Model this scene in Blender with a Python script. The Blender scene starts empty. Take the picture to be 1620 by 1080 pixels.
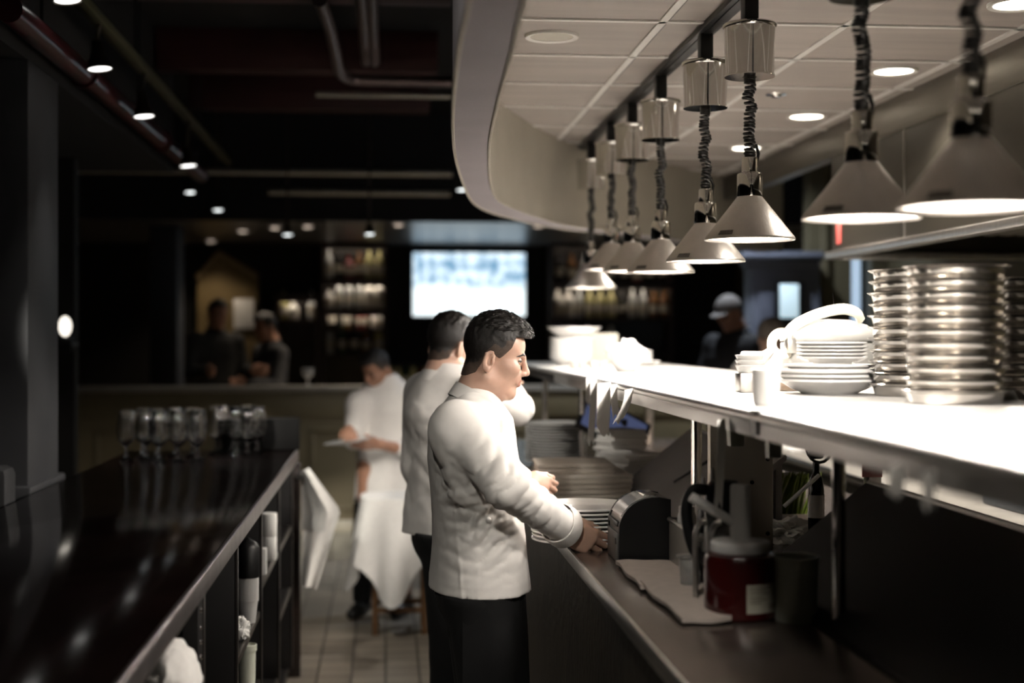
import bpy, bmesh, math, random
import numpy as np
from mathutils import Vector, Matrix, Euler
random.seed(7)
C = bpy.context.scene.collection
FPX = 2250.0
YAW = math.atan(200.0 / FPX)
EYE = 1.65
PI = math.pi


def at(px, py, Y=None, Z=None, X=None):
    """world point seen at photo pixel (px, py) on the plane Y=.., Z=.. or X=.. (used to survey the room)"""
    d = Vector(((px - 610) * math.cos(YAW), FPX * math.cos(YAW) - (px - 810) * math.sin(YAW), 530.0 - py))
    if Y is not None: t = Y / d.y
    elif Z is not None: t = (Z - EYE) / d.z
    else: t = X / d.x
    return Vector((d.x * t, d.y * t, EYE + d.z * t))


# ------------------------------------------------------------------ materials
MATS = {}


def M(name, col, rough=.5, metal=0.0, var=.12, scale=9.0, bump=0.0, bscale=None, trans=0.0, ior=1.45, emit=None, estr=0.0,
      coat=0.0, spec=None, stretch=None, alpha=1.0, sss=0.0, rvar=0.0):
    if name in MATS: return MATS[name]
    m = bpy.data.materials.new(name); m.use_nodes = True
    nt = m.node_tree; b = nt.nodes['Principled BSDF']
    tc = nt.nodes.new('ShaderNodeTexCoord'); mp = nt.nodes.new('ShaderNodeMapping')
    nt.links.new(tc.outputs['Object'], mp.inputs['Vector'])
    if stretch: mp.inputs['Scale'].default_value = stretch
    nz = nt.nodes.new('ShaderNodeTexNoise'); nz.inputs['Scale'].default_value = scale; nz.inputs['Detail'].default_value = 5
    nt.links.new(mp.outputs['Vector'], nz.inputs['Vector'])
    cr = nt.nodes.new('ShaderNodeValToRGB')
    c = Vector(col[:3])
    cr.color_ramp.elements[0].position = .3; cr.color_ramp.elements[1].position = .7
    cr.color_ramp.elements[0].color = (*(c * (1 - var)), 1)
    cr.color_ramp.elements[1].color = (*[min(1, v * (1 + var)) for v in c], 1)
    nt.links.new(nz.outputs['Fac'], cr.inputs['Fac']); nt.links.new(cr.outputs['Color'], b.inputs['Base Color'])
    b.inputs['Roughness'].default_value = rough; b.inputs['Metallic'].default_value = metal
    b.inputs['Transmission Weight'].default_value = trans; b.inputs['IOR'].default_value = ior
    b.inputs['Coat Weight'].default_value = coat
    b.inputs['Alpha'].default_value = alpha
    if spec is not None: b.inputs['Specular IOR Level'].default_value = spec
    if sss:
        b.inputs['Subsurface Weight'].default_value = sss
        b.inputs['Subsurface Radius'].default_value = (.012, .005, .003); b.inputs['Subsurface Scale'].default_value = 1.0
    if emit is not None:
        b.inputs['Emission Color'].default_value = (*emit, 1); b.inputs['Emission Strength'].default_value = estr
    if rvar:
        mr = nt.nodes.new('ShaderNodeMapRange'); mr.inputs['To Min'].default_value = max(0, rough - rvar); mr.inputs['To Max'].default_value = min(1, rough + rvar)
        nt.links.new(nz.outputs['Fac'], mr.inputs['Value']); nt.links.new(mr.outputs['Result'], b.inputs['Roughness'])
    if bump:
        n2 = nt.nodes.new('ShaderNodeTexNoise'); n2.inputs['Scale'].default_value = bscale or scale * 4; n2.inputs['Detail'].default_value = 4
        nt.links.new(mp.outputs['Vector'], n2.inputs['Vector'])
        bp = nt.nodes.new('ShaderNodeBump'); bp.inputs['Strength'].default_value = bump; bp.inputs['Distance'].default_value = .01
        nt.links.new(n2.outputs['Fac'], bp.inputs['Height']); nt.links.new(bp.outputs['Normal'], b.inputs['Normal'])
    MATS[name] = m
    return m


def tile_mat(name, col, mortar, size, rough=.4, msize=.02, offset=0.0, var=.15):
    m = bpy.data.materials.new(name); m.use_nodes = True
    nt = m.node_tree; b = nt.nodes['Principled BSDF']
    tc = nt.nodes.new('ShaderNodeTexCoord')
    br = nt.nodes.new('ShaderNodeTexBrick')
    br.offset = offset; br.inputs['Scale'].default_value = 1.0
    br.inputs['Brick Width'].default_value = size; br.inputs['Row Height'].default_value = size
    br.inputs['Mortar Size'].default_value = msize * size; br.inputs['Mortar Smooth'].default_value = .3
    c = Vector(col)
    br.inputs['Color1'].default_value = (*(c * (1 - var)), 1); br.inputs['Color2'].default_value = (*(c * (1 + var)), 1)
    br.inputs['Mortar'].default_value = (*mortar, 1)
    nt.links.new(tc.outputs['Object'], br.inputs['Vector'])
    nz = nt.nodes.new('ShaderNodeTexNoise'); nz.inputs['Scale'].default_value = 3.5; nz.inputs['Detail'].default_value = 6
    nt.links.new(tc.outputs['Object'], nz.inputs['Vector'])
    mx = nt.nodes.new('ShaderNodeMixRGB'); mx.blend_type = 'MULTIPLY'; mx.inputs['Fac'].default_value = .45
    nt.links.new(br.outputs['Color'], mx.inputs['Color1']); nt.links.new(nz.outputs['Color'], mx.inputs['Color2'])
    hs = nt.nodes.new('ShaderNodeRGBToBW'); nt.links.new(nz.outputs['Color'], hs.inputs['Color']); nt.links.new(hs.outputs['Val'], mx.inputs['Color2'])
    nt.links.new(mx.outputs['Color'], b.inputs['Base Color'])
    b.inputs['Roughness'].default_value = rough
    bp = nt.nodes.new('ShaderNodeBump'); bp.inputs['Strength'].default_value = .5; bp.inputs['Distance'].default_value = .004; bp.invert = True
    nt.links.new(br.outputs['Fac'], bp.inputs['Height']); nt.links.new(bp.outputs['Normal'], b.inputs['Normal'])
    MATS[name] = m
    return m


# ------------------------------------------------------------------ mesh builder
class MB:
    def __init__(s):
        s.v = []; s.f = []; s.sm = []; s.mi = []

    def add(s, vs, fs, smooth=False, mi=0):
        o = len(s.v); s.v += [tuple(v) for v in vs]
        for f in fs:
            s.f.append([i + o for i in f]); s.sm.append(smooth); s.mi.append(mi)
        return s

    def bm(s, bm, smooth=False, mi=0):
        bm.verts.index_update()
        s.add([v.co[:] for v in bm.verts], [[v.index for v in f.verts] for f in bm.faces], smooth, mi); bm.free(); return s

    def box(s, lo, hi, bev=0.0, seg=2, mat=None, mi=0):
        bm = bmesh.new(); bmesh.ops.create_cube(bm, size=1)
        lo, hi = Vector(lo), Vector(hi); d = hi - lo
        for v in bm.verts: v.co = Vector((v.co.x * d.x, v.co.y * d.y, v.co.z * d.z)) + (lo + hi) / 2
        if bev:
            bmesh.ops.bevel(bm, geom=bm.edges[:], offset=min(bev, min(abs(x) for x in d) * .45), segments=seg, affect='EDGES', profile=.5)
        if mat is not None: bmesh.ops.transform(bm, matrix=mat, verts=bm.verts)
        return s.bm(bm, bool(bev), mi)

    def lathe(s, prof, c=(0, 0, 0), n=32, mi=0, mat=None, sx=1.0, sy=1.0, close=False):
        vs, fs = [], []
        k = len(prof)
        for i in range(n):
            a = 2 * PI * i / n
            for r, z in prof:
                p = Vector((r * math.cos(a) * sx, r * math.sin(a) * sy, z))
                if mat is not None: p = mat @ p
                vs.append((p.x + c[0], p.y + c[1], p.z + c[2]))
        for i in range(n):
            j = (i + 1) % n
            for q in range(k - 1):
                fs.append([i * k + q, j * k + q, j * k + q + 1, i * k + q + 1])
        if close:
            for i in range(n):
                j = (i + 1) % n
                fs.append([i * k + k - 1, j * k + k - 1, j * k, i * k])
        else:
            if prof[0][0] > 1e-6: fs.append([i * k for i in range(n)][::-1])
            if prof[-1][0] > 1e-6: fs.append([i * k + k - 1 for i in range(n)])
        return s.add(vs, fs, True, mi)

    def tube(s, pts, r, n=10, mi=0, caps=True, flat=None):
        pts = [Vector(p) for p in pts]; rs = r if isinstance(r, (list, tuple)) else [r] * len(pts)
        vs, fs = [], []
        t0 = (pts[1] - pts[0]).normalized()
        u = t0.cross(Vector((0, 0, 1)))
        if u.length < 1e-3: u = t0.cross(Vector((0, 1, 0)))
        u.normalize()
        for i, p in enumerate(pts):
            t = (pts[min(i + 1, len(pts) - 1)] - pts[max(i - 1, 0)]).normalized()
            u = (u - t * u.dot(t)).normalized(); w = t.cross(u)
            for k in range(n):
                a = 2 * PI * k / n
                vs.append(p + (u * math.cos(a) + w * math.sin(a) * (flat or 1.0)) * rs[i])
        for i in range(len(pts) - 1):
            for k in range(n):
                q = (k + 1) % n
                fs.append([i * n + k, i * n + q, (i + 1) * n + q, (i + 1) * n + k])
        if caps:
            fs.append(list(range(n))[::-1]); fs.append([(len(pts) - 1) * n + k for k in range(n)])
        return s.add(vs, fs, True, mi)

    def cyl(s, a, b, r, n=20, mi=0, r2=None):
        return s.tube([a, b], [r, r if r2 is None else r2], n, mi)

    def sphere(s, c, r, n=20, m=12, mi=0, sc=(1, 1, 1), mat=None):
        bm = bmesh.new(); bmesh.ops.create_uvsphere(bm, u_segments=n, v_segments=m, radius=1)
        for v in bm.verts:
            q = Vector((v.co.x * r * sc[0], v.co.y * r * sc[1], v.co.z * r * sc[2]))
            if mat is not None: q = mat @ q
            v.co = q + Vector(c)
        return s.bm(bm, True, mi)

    def grid(s, rows, mi=0, smooth=True, thick=0.0, wrap=False):
        """rows: list of equal-length point lists -> surface (optionally solid by offsetting along vertex normals)"""
        R, K = len(rows), len(rows[0])
        P = [[Vector(p) for p in r] for r in rows]
        vs = [p for r in P for p in r]
        fs = []
        for i in range(R - 1):
            for j in range(K - (0 if wrap else 1)):
                q = (j + 1) % K
                fs.append([i * K + j, i * K + q, (i + 1) * K + q, (i + 1) * K + j])
        if not thick: return s.add(vs, fs, smooth, mi)
        nr = [Vector() for _ in vs]
        for f in fs:
            a, b, c = vs[f[0]], vs[f[1]], vs[f[2]]
            n = (b - a).cross(vs[f[3]] - a)
            for i in f: nr[i] += n
        N = len(vs)
        v2 = [v - (n.normalized() if n.length else Vector((0, 0, 1))) * thick for v, n in zip(vs, nr)]
        f2 = [[i + N for i in f[::-1]] for f in fs]
        fr = []
        if not wrap:
            for i in range(R - 1):
                fr.append([i * K, (i + 1) * K, (i + 1) * K + N, i * K + N])
                fr.append([(i + 1) * K + K - 1, i * K + K - 1, i * K + K - 1 + N, (i + 1) * K + K - 1 + N])
        for j in range(K - (0 if wrap else 1)):
            q = (j + 1) % K
            fr.append([q, j, j + N, q + N])
            o = (R - 1) * K
            fr.append([o + j, o + q, o + q + N, o + j + N])
        return s.add(vs + v2, fs + f2 + fr, smooth, mi)

    def prism(s, poly, z0, z1, mi=0, axis='z', smooth=False):
        n = len(poly)
        def P(p, z):
            return (p[0], p[1], z) if axis == 'z' else ((p[0], z, p[1]) if axis == 'y' else (z, p[0], p[1]))
        vs = [P(p, z0) for p in poly] + [P(p, z1) for p in poly]
        fs = [list(range(n))[::-1], [n + i for i in range(n)]] + [[i, (i + 1) % n, n + (i + 1) % n, n + i] for i in range(n)]
        return s.add(vs, fs, smooth, mi)

    def build(s, name, mats, parent=None, world=True, ang=40, loc=None):
        me = bpy.data.meshes.new(name)
        off = Vector((0, 0, 0))
        if world and parent is not None: off = world_loc(parent)
        if loc is not None: off = Vector((0, 0, 0))
        me.from_pydata([Vector(v) - off for v in s.v], [], s.f)
        bm = bmesh.new(); bm.from_mesh(me); bmesh.ops.recalc_face_normals(bm, faces=bm.faces); bm.to_mesh(me); bm.free()
        me.polygons.foreach_set('use_smooth', s.sm); me.polygons.foreach_set('material_index', s.mi)
        if any(s.sm): me.set_sharp_from_angle(angle=math.radians(ang))
        for m in (mats if isinstance(mats, (list, tuple)) else [mats]): me.materials.append(m)
        me.update()
        o = bpy.data.objects.new(name, me); C.objects.link(o)
        if parent is not None: o.parent = parent
        if loc is not None: o.location = loc
        return o


def world_loc(o):
    v = Vector((0, 0, 0))
    while o is not None:
        v = v + o.location; o = o.parent
    return v


def tag(o, label, cat, group=None, kind=None):
    o['label'] = label; o['category'] = cat
    if group: o['group'] = group
    if kind: o['kind'] = kind
    return o


def thing(name, label, cat, loc=(0, 0, 0), rz=0.0, group=None):
    o = bpy.data.objects.new(name, None); o.empty_display_size = .05
    C.objects.link(o); o.location = loc; o.rotation_euler = (0, 0, rz)
    return tag(o, label, cat, group)


def struct(name, mb, mats, **k):
    o = mb.build(name, mats, **k); o['kind'] = 'structure'; return o


KIDS = {}


def dup(root, loc, rz=None, label=None, group=None, sc=None):
    if not KIDS or root.name not in KIDS or True:
        KIDS.clear()
        for o in C.objects:
            if o.parent is not None: KIDS.setdefault(o.parent.name, []).append(o)
    def rec(o, par):
        c = o.copy(); C.objects.link(c)
        if par is not None: c.parent = par
        for ch in KIDS.get(o.name, []): rec(ch, c)
        return c
    r = rec(root, None); r.location = loc
    if rz is not None: r.rotation_euler = (0, 0, rz)
    if label: r['label'] = label
    if group: r['group'] = group
    if sc: r.scale = sc
    return r


def catmull(pts, n):
    pts = [Vector(p) for p in pts]; out = []
    P = [pts[0] * 2 - pts[1]] + pts + [pts[-1] * 2 - pts[-2]]
    for i in range(1, len(P) - 2):
        for k in range(n):
            t = k / n
            a, b, c, d = P[i - 1], P[i], P[i + 1], P[i + 2]
            out.append(.5 * ((2 * b) + (c - a) * t + (2 * a - 5 * b + 4 * c - d) * t * t + (3 * b - a - 3 * c + d) * t ** 3))
    out.append(pts[-1]); return out


def lamp(name, kind, loc, energy, color=(1, .9, .78), size=.1, spot=None, blend=.5, rot=(0, 0, 0)):
    l = bpy.data.lights.new(name, kind); l.energy = energy; l.color = color
    if kind == 'AREA': l.shape = 'DISK'; l.size = size
    else: l.shadow_soft_size = size
    if kind == 'SPOT': l.spot_size = spot or 2.2; l.spot_blend = blend
    o = bpy.data.objects.new(name, l); o.location = loc; o.rotation_euler = rot; C.objects.link(o); return o


# palette
steel = M('brushed_steel', (.62, .6, .57), .3, 1.0, .08, 40, .05, 200, stretch=(1, 1, .05))
chrome = M('polished_chrome', (.70, .685, .66), .07, 1.0, .03)
alum = M('spun_aluminium', (.60, .565, .53), .36, .95, .05, 30, .06, 160, stretch=(1, 1, .06))
black_plastic = M('black_plastic', (.005, .005, .0055), .4, 0, .2)
black_rubber = M('black_coiled_rubber', (.015, .014, .013), .35, 0, .2)
china = M('white_china', (.8, .79, .77), .22, 0, .02, coat=.3)
white_plastic = M('white_plastic', (.72, .71, .69), .45, 0, .04)
paper = M('white_paper', (.8, .79, .76), .8, 0, .04)
linen = M('white_linen', (.74, .72, .69), .9, 0, .05, 60, .12, 400)
dark_wood = M('dark_stained_wood', (.016, .009, .007), .25, 0, .35, 6, .04, 60, stretch=(6, 1, 6), coat=.15)
cabinet_black = M('cabinet_black', (.006, .005, .005), .5, 0, .3)
# ================================================================== setting
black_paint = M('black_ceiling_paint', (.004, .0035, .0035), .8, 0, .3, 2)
floor_m = tile_mat('beige_quarry_tile', (.36, .31, .25), (.05, .045, .04), .165, .38, .035)
struct('floor', MB().box((-6, -.6, -.1), (6.5, 15.2, 0)), floor_m)
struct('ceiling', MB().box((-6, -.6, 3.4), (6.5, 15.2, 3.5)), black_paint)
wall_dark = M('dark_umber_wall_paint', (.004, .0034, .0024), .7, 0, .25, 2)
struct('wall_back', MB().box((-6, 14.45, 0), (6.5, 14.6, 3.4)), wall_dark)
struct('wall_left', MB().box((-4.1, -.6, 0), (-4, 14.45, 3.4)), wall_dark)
olive = M('olive_brown_wall_paint', (.10, .085, .05), .6, 0, .1, 3)
struct('wall_right', MB().box((3.6, -.6, 0), (3.7, 14.45, 3.4)), olive)
struct('wall_rear', MB().box((-6, -.7, 0), (6.5, -.6, 3.4)), wall_dark)

# curved plaster bulkhead round the kitchen ceiling
inner = [(.2, .2), (.205, 1.2), (.228, 2.33), (.244, 2.75), (.262, 3.3), (.284, 3.83), (.312, 4.3), (.38, 5.15), (.458, 5.78), (.6, 6.28), (.855, 6.95), (1.06, 7.25),
         (1.36, 7.62), (1.67, 8.02), (2.05, 8.5), (2.6, 9.15)]
outer = [(.1, .2), (.11, 1.2), (.136, 2.33), (.139, 2.67), (.157, 3.3), (.184, 3.9), (.22, 4.47), (.28, 5.15), (.362, 5.89), (.474, 6.37), (.674, 6.86), (.886, 7.25),
         (1.22, 7.68), (1.56, 8.12), (1.96, 8.62), (2.5, 9.28)]
ci = [v.xy for v in catmull([(a, b, 0) for a, b in inner], 8)]
co = [v.xy for v in catmull([(a, b, 0) for a, b in outer], 8)]
# slightly taper so both faces bow like the photographed ring
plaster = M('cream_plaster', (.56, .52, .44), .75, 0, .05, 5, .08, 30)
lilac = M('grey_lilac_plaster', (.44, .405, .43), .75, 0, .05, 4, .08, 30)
b = MB()
ZB, ZK = 2.2, 2.613
n = len(ci)
b.add([(x, y, ZB) for x, y in ci] + [(x, y, ZK + .1) for x, y in ci], [[i, i + 1, n + i + 1, n + i] for i in range(n - 1)], True, 0)
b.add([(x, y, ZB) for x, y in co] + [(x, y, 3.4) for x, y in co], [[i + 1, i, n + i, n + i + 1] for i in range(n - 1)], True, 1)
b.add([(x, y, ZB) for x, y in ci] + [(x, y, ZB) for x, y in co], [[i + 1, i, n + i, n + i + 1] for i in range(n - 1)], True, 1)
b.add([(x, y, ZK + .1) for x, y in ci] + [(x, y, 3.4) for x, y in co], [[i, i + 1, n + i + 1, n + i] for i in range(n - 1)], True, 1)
# corner beads
b.tube([(x, y, ZB) for x, y in ci], .005, 6, 0); b.tube([(x, y, ZB) for x, y in co], .005, 6, 0)
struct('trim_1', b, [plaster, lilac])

# tiled kitchen ceiling inside the bulkhead
tile_m = M('ceiling_tile', (.37, .33, .30), .6, 0, .1, 3, .06, 30, stretch=(.6, 4, 1))
tbar = M('ceiling_grid_white', (.8, .78, .74), .4, 0, .03)
b = MB()
poly = [(2.05, .2)] + [tuple(p) for p in ci if p[0] < 2.06] + [(2.05, ci[[i for i, p in enumerate(ci) if p[0] < 2.06][-1]][1])]
b.prism(poly, ZK, ZK + .06, 0)


def xs_left(y):
    best = .2
    for i in range(n - 1):
        y0, y1 = ci[i][1], ci[i + 1][1]
        if y0 <= y <= y1: return ci[i][0] + (ci[i + 1][0] - ci[i][0]) * (y - y0) / max(1e-6, y1 - y0)
    return 2.05


def y_far(x):
    for i in range(n - 1):
        x0, x1 = ci[i][0], ci[i + 1][0]
        if x0 <= x <= x1 and x1 > x0: return ci[i][1] + (ci[i + 1][1] - ci[i][1]) * (x - x0) / (x1 - x0)
    return 8.4


for k in range(-7, 8):
    y = 4.3 + .547 * k
    if .3 < y < 8.45:
        x0 = xs_left(y)
        if x0 < 2.0:
            b.box((x0, y - .012, ZK - .006), (2.05, y + .012, ZK + .002), mi=1)
            b.box((x0, y + .014, ZK - .001), (2.05, y + .02, ZK + .002), mi=2)  # black strip along one side of the bar, its shadow line painted in
for x in (.285, .846, 1.42, 1.98):
    b.box((x - .012, .25, ZK - .006), (x + .012, y_far(x), ZK + .002), mi=1)
    b.box((x + .014, .25, ZK - .001), (x + .02, y_far(x), ZK + .002), mi=2)  # same painted shadow line beside the lengthwise bars
o = struct('ceiling', b, [tile_m, tbar, black_plastic])

# stainless trim band and dark wall above hood
band_m = M('stainless_band', (.24, .22, .19), .38, 1.0, .1, 6, .05, 60, stretch=(.2, .2, 4))
struct('trim_2', MB().box((2.05, .2, 2.47), (2.12, 8.5, 2.72), .004), band_m)

# low panelled partition in front of the bar
part_m = M('olive_painted_panelling', (.185, .15, .085), .45, 0, .1, 3)
cap_m = M('partition_cap_rail', (.36, .33, .28), .35, 0, .08)
b = MB()
PY = 10.55
b.box((-4, PY, 0), (2.9, PY + .14, 1.22))
b.box((-4, PY - .03, 1.05), (2.9, PY + .16, 1.235), .008, mi=0)
b.box((-4, PY - .06, 1.235), (2.9, PY + .2, 1.275), .008, mi=1)
b.box((-4, PY - .02, .2), (2.9, PY, .29), .006, mi=2)
b.box((-4, PY - .012, 0), (2.9, PY, .2), mi=3)
for x0, x1 in ((-3.6, -2.3), (-2.1, -.78), (-.55, .5), (.72, 1.8)):
    for lo, hi in (((x0, .36), (x1, .39)), ((x0, .93), (x1, .96)), ((x0, .36), (x0 + .03, .96)), ((x1 - .03, .36), (x1, .96))):
        b.box((lo[0], PY - .018, lo[1]), (hi[0], PY, hi[1]), .006)
wall_tile = tile_mat('cream_base_tile', (.4, .37, .3), (.1, .09, .08), .2, .3, .03)
struct('wall_partition', b, [part_m, cap_m, M('cream_rail', (.5, .45, .35), .4), wall_tile])

# dropped ceiling over the back bar
soff = M('bar_soffit_paint', (.11, .105, .10), .3, 0, .1, 3)
struct('ceiling', MB().box((-4, 11.2, 2.56), (3.6, 14.45, 3.4)), [soff])
struct('trim_4', MB().box((-4, 11.15, 2.54), (3.6, 11.2, 3.4)), black_paint)
# grey pillar on the left and dark soffit above it
pil = M('slate_grey_paint', (.055, .056, .061), .6, 0, .15, 2)
b = MB(); b.box((-1.95, 5.33, 0), (-1.3, 5.81, 2.66), .006)
b.box((-2.0, 5.28, 1.02), (-1.28, 5.85, 1.1), .01)
struct('pillar', b, pil)
struct('trim_3', MB().box((-4, -.6, 2.66), (-1.31, 9.0, 3.4)), black_paint)
b = MB(); b.box((-1.95, 12.0, 0), (-1.72, 12.4, 2.56), .01)
struct('pillar', b, M('blue_grey_paint', (.035, .04, .05), .5, 0, .1))
# ceiling joists
for k, y in enumerate((3.4, 4.6, 5.4, 6.4, 8.2, 9.6)):
    struct('beam', MB().box((-1.3, y, 3.16), (.12 if y < 5 else .3, y + .16, 3.4), .01), M('oxblood_painted_joist', (.04, .011, .010), .6, 0, .3, 3))

# olive wall with lit opening at kitchen end
b = MB(); b.box((3.02, 9.95, 0), (3.33, 10.1, 3.4)); b.box((3.48, 9.95, 0), (3.6, 10.1, 3.4)); b.box((3.33, 9.95, 2.4), (3.48, 10.1, 3.4))
b.box((3.1, 9.92, 0), (3.16, 9.95, 3.2), .01)
struct('wall_kitchen', b, olive)

# ------------------------------------------------------------------ camera
cam = bpy.data.cameras.new('camera'); co_ = bpy.data.objects.new('camera', cam); C.objects.link(co_)
co_.location = (0, 0, EYE); co_.rotation_euler = (PI / 2, 0, -YAW)
cam.sensor_width = 36; cam.lens = FPX * 36 / 1620
cam.shift_y = -10 / 1620.0
cam.clip_start = .05; cam.clip_end = 60
cam.dof.use_dof = True; cam.dof.focus_distance = 4.05; cam.dof.aperture_fstop = 1.5; cam.dof.aperture_blades = 0
sc = bpy.context.scene; sc.camera = co_
sc.view_settings.view_transform = 'Standard'; sc.view_settings.look = 'None'; sc.view_settings.gamma = 1
sc.view_settings.exposure = 0.0
sc.cycles.use_denoising = True
sc.cycles.max_bounces = 10; sc.cycles.transmission_bounces = 10; sc.cycles.caustics_reflective = False; sc.cycles.caustics_refractive = False
sc.cycles.sample_clamp_indirect = 12.0
w = bpy.data.worlds.new('world'); sc.world = w; w.use_nodes = True
w.node_tree.nodes['Background'].inputs['Color'].default_value = (.03, .028, .03, 1)
w.node_tree.nodes['Background'].inputs['Strength'].default_value = .05

# ------------------------------------------------------------------ heat lamps on their track
track = thing('lamp_track', 'long black ceiling track carrying the row of heat lamps', 'light track', (1.0, 4.6, ZK))
b = MB(); b.box((.972, 1.4, ZK - .02), (1.028, 7.25, ZK), .003); b.box((.99, 1.4, ZK - .024), (1.01, 7.25, ZK - .018))
b.build('rail', black_plastic, track)
bulb_m = M('lit_heat_bulb', (1, .9, .75), .3, 0, .02, emit=(1, .905, .81), estr=108)
inside_m = M('white_enamel_inside', (.85, .82, .76), .3, 0, .02)


def make_heat_lamp(Lc, rim):
    """one heat lamp: canister at the track, coiled cord of length Lc, socket and cone; origin on the track, rim = drop of the rim"""
    t = thing('heat_lamp', '', 'heat lamp', (0, 0, 0))
    MB().box((-.02, -.025, -.1), (.02, .025, -.0), .004).build('mount', black_plastic, t)
    MB().lathe([(0, -.085), (.071, -.085), (.075, -.089), (.0745, -.094), (.0705, -.098), (.066, -.222), (.069, -.228), (.069, -.232), (.02, -.232), (.018, -.228), (0, -.228)], n=36).build('canister', chrome, t)
    zs = -rim + .235
    # coiled cord
    L = (-.232) - zs
    turns = max(10, int(L / .0105)); pts = []
    N = turns * 9
    rng = random.Random(int(rim * 1000))
    wob = [Vector((rng.uniform(-1, 1), rng.uniform(-1, 1), 0)) for _ in range(9)]
    for i in range(N + 1):
        f = i / N
        q = f * 8; k = min(7, int(q)); fr = q - k; fr = fr * fr * (3 - 2 * fr)
        w = (wob[k] * (1 - fr) + wob[k + 1] * fr) * .009 * math.sin(PI * min(1, f * 1.05))
        a = 2 * PI * turns * f
        pts.append((w.x + .0125 * math.cos(a), w.y + .0125 * math.sin(a), -.232 - L * f + .002 * math.sin(5 * a / turns)))
    mb = MB(); mb.tube(pts, .0048, 6)
    mb.cyl((0, 0, -.225), (0, 0, -.25), .016); mb.cyl((0, 0, zs + .01), (0, 0, zs - .02), .014)
    mb.tube([(.017, 0, zs + .03), (.026, .004, zs + .005), (.02, .006, zs - .03), (.012, 0, zs - .035)], .0045, 6)
    mb.build('coiled_cord', black_rubber, t)
    z = -rim
    MB().lathe([(0, z + .228), (.021, z + .228), (.022, z + .224), (.022, z + .188), (.033, z + .184), (.035, z + .18), (.035, z + .124), (.033, z + .118), (.028, z + .116), (0, z + .116)], n=32).build('socket', chrome, t)
    sh = MB()
    sh.lathe([(.03, z + .122), (.034, z + .12), (.122, z + .008), (.124, z + .003), (.124, z), (.1215, z), (.119, z + .006), (.033, z + .115), (.03, z + .117)], n=56, close=True)
    so = sh.build('shade', alum, t)
    li = MB().lathe([(.0325, z + .113), (.118, z + .0055)], n=48)
    li.f = li.f[:-2]; li.sm = li.sm[:-2]; li.mi = li.mi[:-2]
    li.build('reflector', inside_m, so)
    MB().lathe([(0, z + .108), (.014, z + .106), (.018, z + .085), (.034, z + .06), (.042, z + .042), (.038, z + .024), (.02, z + .014), (0, z + .012)], n=24).build('bulb', bulb_m, t)
    # small rating label on the rim
    lb = MB(); rows = []
    for zz in (.010, .022):
        r = .1242 - (zz - .008) * .786 + .0006
        rows.append([(r * math.cos(a), r * math.sin(a), z + zz) for a in [math.radians(212 + 3 * k) for k in range(8)]])
    lb.grid(rows, thick=.0004)
    lb.build('rating_label', M('grey_rating_label', (.12, .11, .1), .5, 0, .5, 300), so)
    return t


LX = 1.0
# (depth along the room, rim height) surveyed from the photo
spec = []
for px, py in ((1536, 330), (1363, 347), (1186, 380), (1116, 414), (1045, 431), (1000, 430), (967, 427), (935, 456)):
    p = at(px, py, X=LX); spec.append((p.y, p.z))
which = ['nearest heat lamp, over the stacks of steel pans, its glowing underside in view', 'second nearest heat lamp, left of the one over the steel pans',
         'heat lamp below the largest polished ceiling canister, third from the camera', 'fourth heat lamp from the camera, overlapping the third one in front of it',
         'fifth heat lamp from the camera, with a wide pale unobstructed cone', 'sixth heat lamp from the camera, half behind the fifth cone',
         'seventh heat lamp from the camera, partly behind the sixth cone', 'farthest and lowest heat lamp at the end of the row']
for (y, z), lab in zip(spec, which):
    t = make_heat_lamp(0, ZK - .02 - z)
    t.location = (LX, y, ZK - .02); t['label'] = lab; t['group'] = 'heat lamps over the pass'
    lamp('heat_lamp_light', 'SPOT', (LX, y, z + .008), 36, (1, .925, .845), .035, math.radians(168), .15)

# recessed downlights in the kitchen ceiling
k_glow = M('lit_downlight_lens', (1, .95, .85), .4, 0, .02, emit=(1, .9, .74), estr=9)
k_off = M('downlight_inner_cone', (.75, .7, .6), .25, .3, .03)


def downlight(x, y, z, r, lit, label, group, glow=None, e=0):
    t = thing('recessed_downlight', label, 'ceiling light', (x, y, z), 0, group)
    MB().lathe([(r * .82, -.002), (r, -.005), (r * 1.02, -.002), (r * 1.02, .004), (r * .82, .004)], (x, y, z), 36, close=True).build('trim_ring', tbar, t)
    MB().lathe([(0, .0), (r * .84, .0), (r * .84, .003), (0, .003)], (x, y, z), 30).build('lens', (glow or k_glow) if lit else k_off, t)
    return t


for px, py, lit, lab in ((873, 56, 0, 'unlit round recessed downlight beside the curved bulkhead'), (1414, 111, 1, 'lit round downlight above the second heat lamp'),
                         (1276, 183, 1, 'lit round downlight behind the third heat lamp cord'), (1181, 233, 1, 'farthest lit round kitchen downlight, behind a heat lamp socket'),
                         (1610, 5, 1, 'lit round downlight at the upper right corner of the kitchen ceiling')):
    p = at(px, py, Z=ZK)
    downlight(p.x, p.y, ZK - .004, .085, lit, lab, 'kitchen ceiling downlights')
    if lit: lamp('downlight_light', 'SPOT', (p.x, p.y, ZK - .03), 150, (1, .91, .8), .07, math.radians(120), .5)
for x, y, lab in ((.58, .9, 'added unseen fill downlight overhead, nearer than the frame edge, left of the lamp track'), (1.5, .8, 'added unseen fill downlight overhead, nearer than the frame edge, right of the lamp track')):
    downlight(x, y, ZK - .004, .085, 1, lab, 'kitchen ceiling downlights')
    lamp('downlight_light', 'SPOT', (x, y, ZK - .03), 28, (1, .91, .8), .07, math.radians(130), .5)  # unseen fill lights added to brighten the near kitchen
p = at(1228, 149, Z=ZK)
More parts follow.
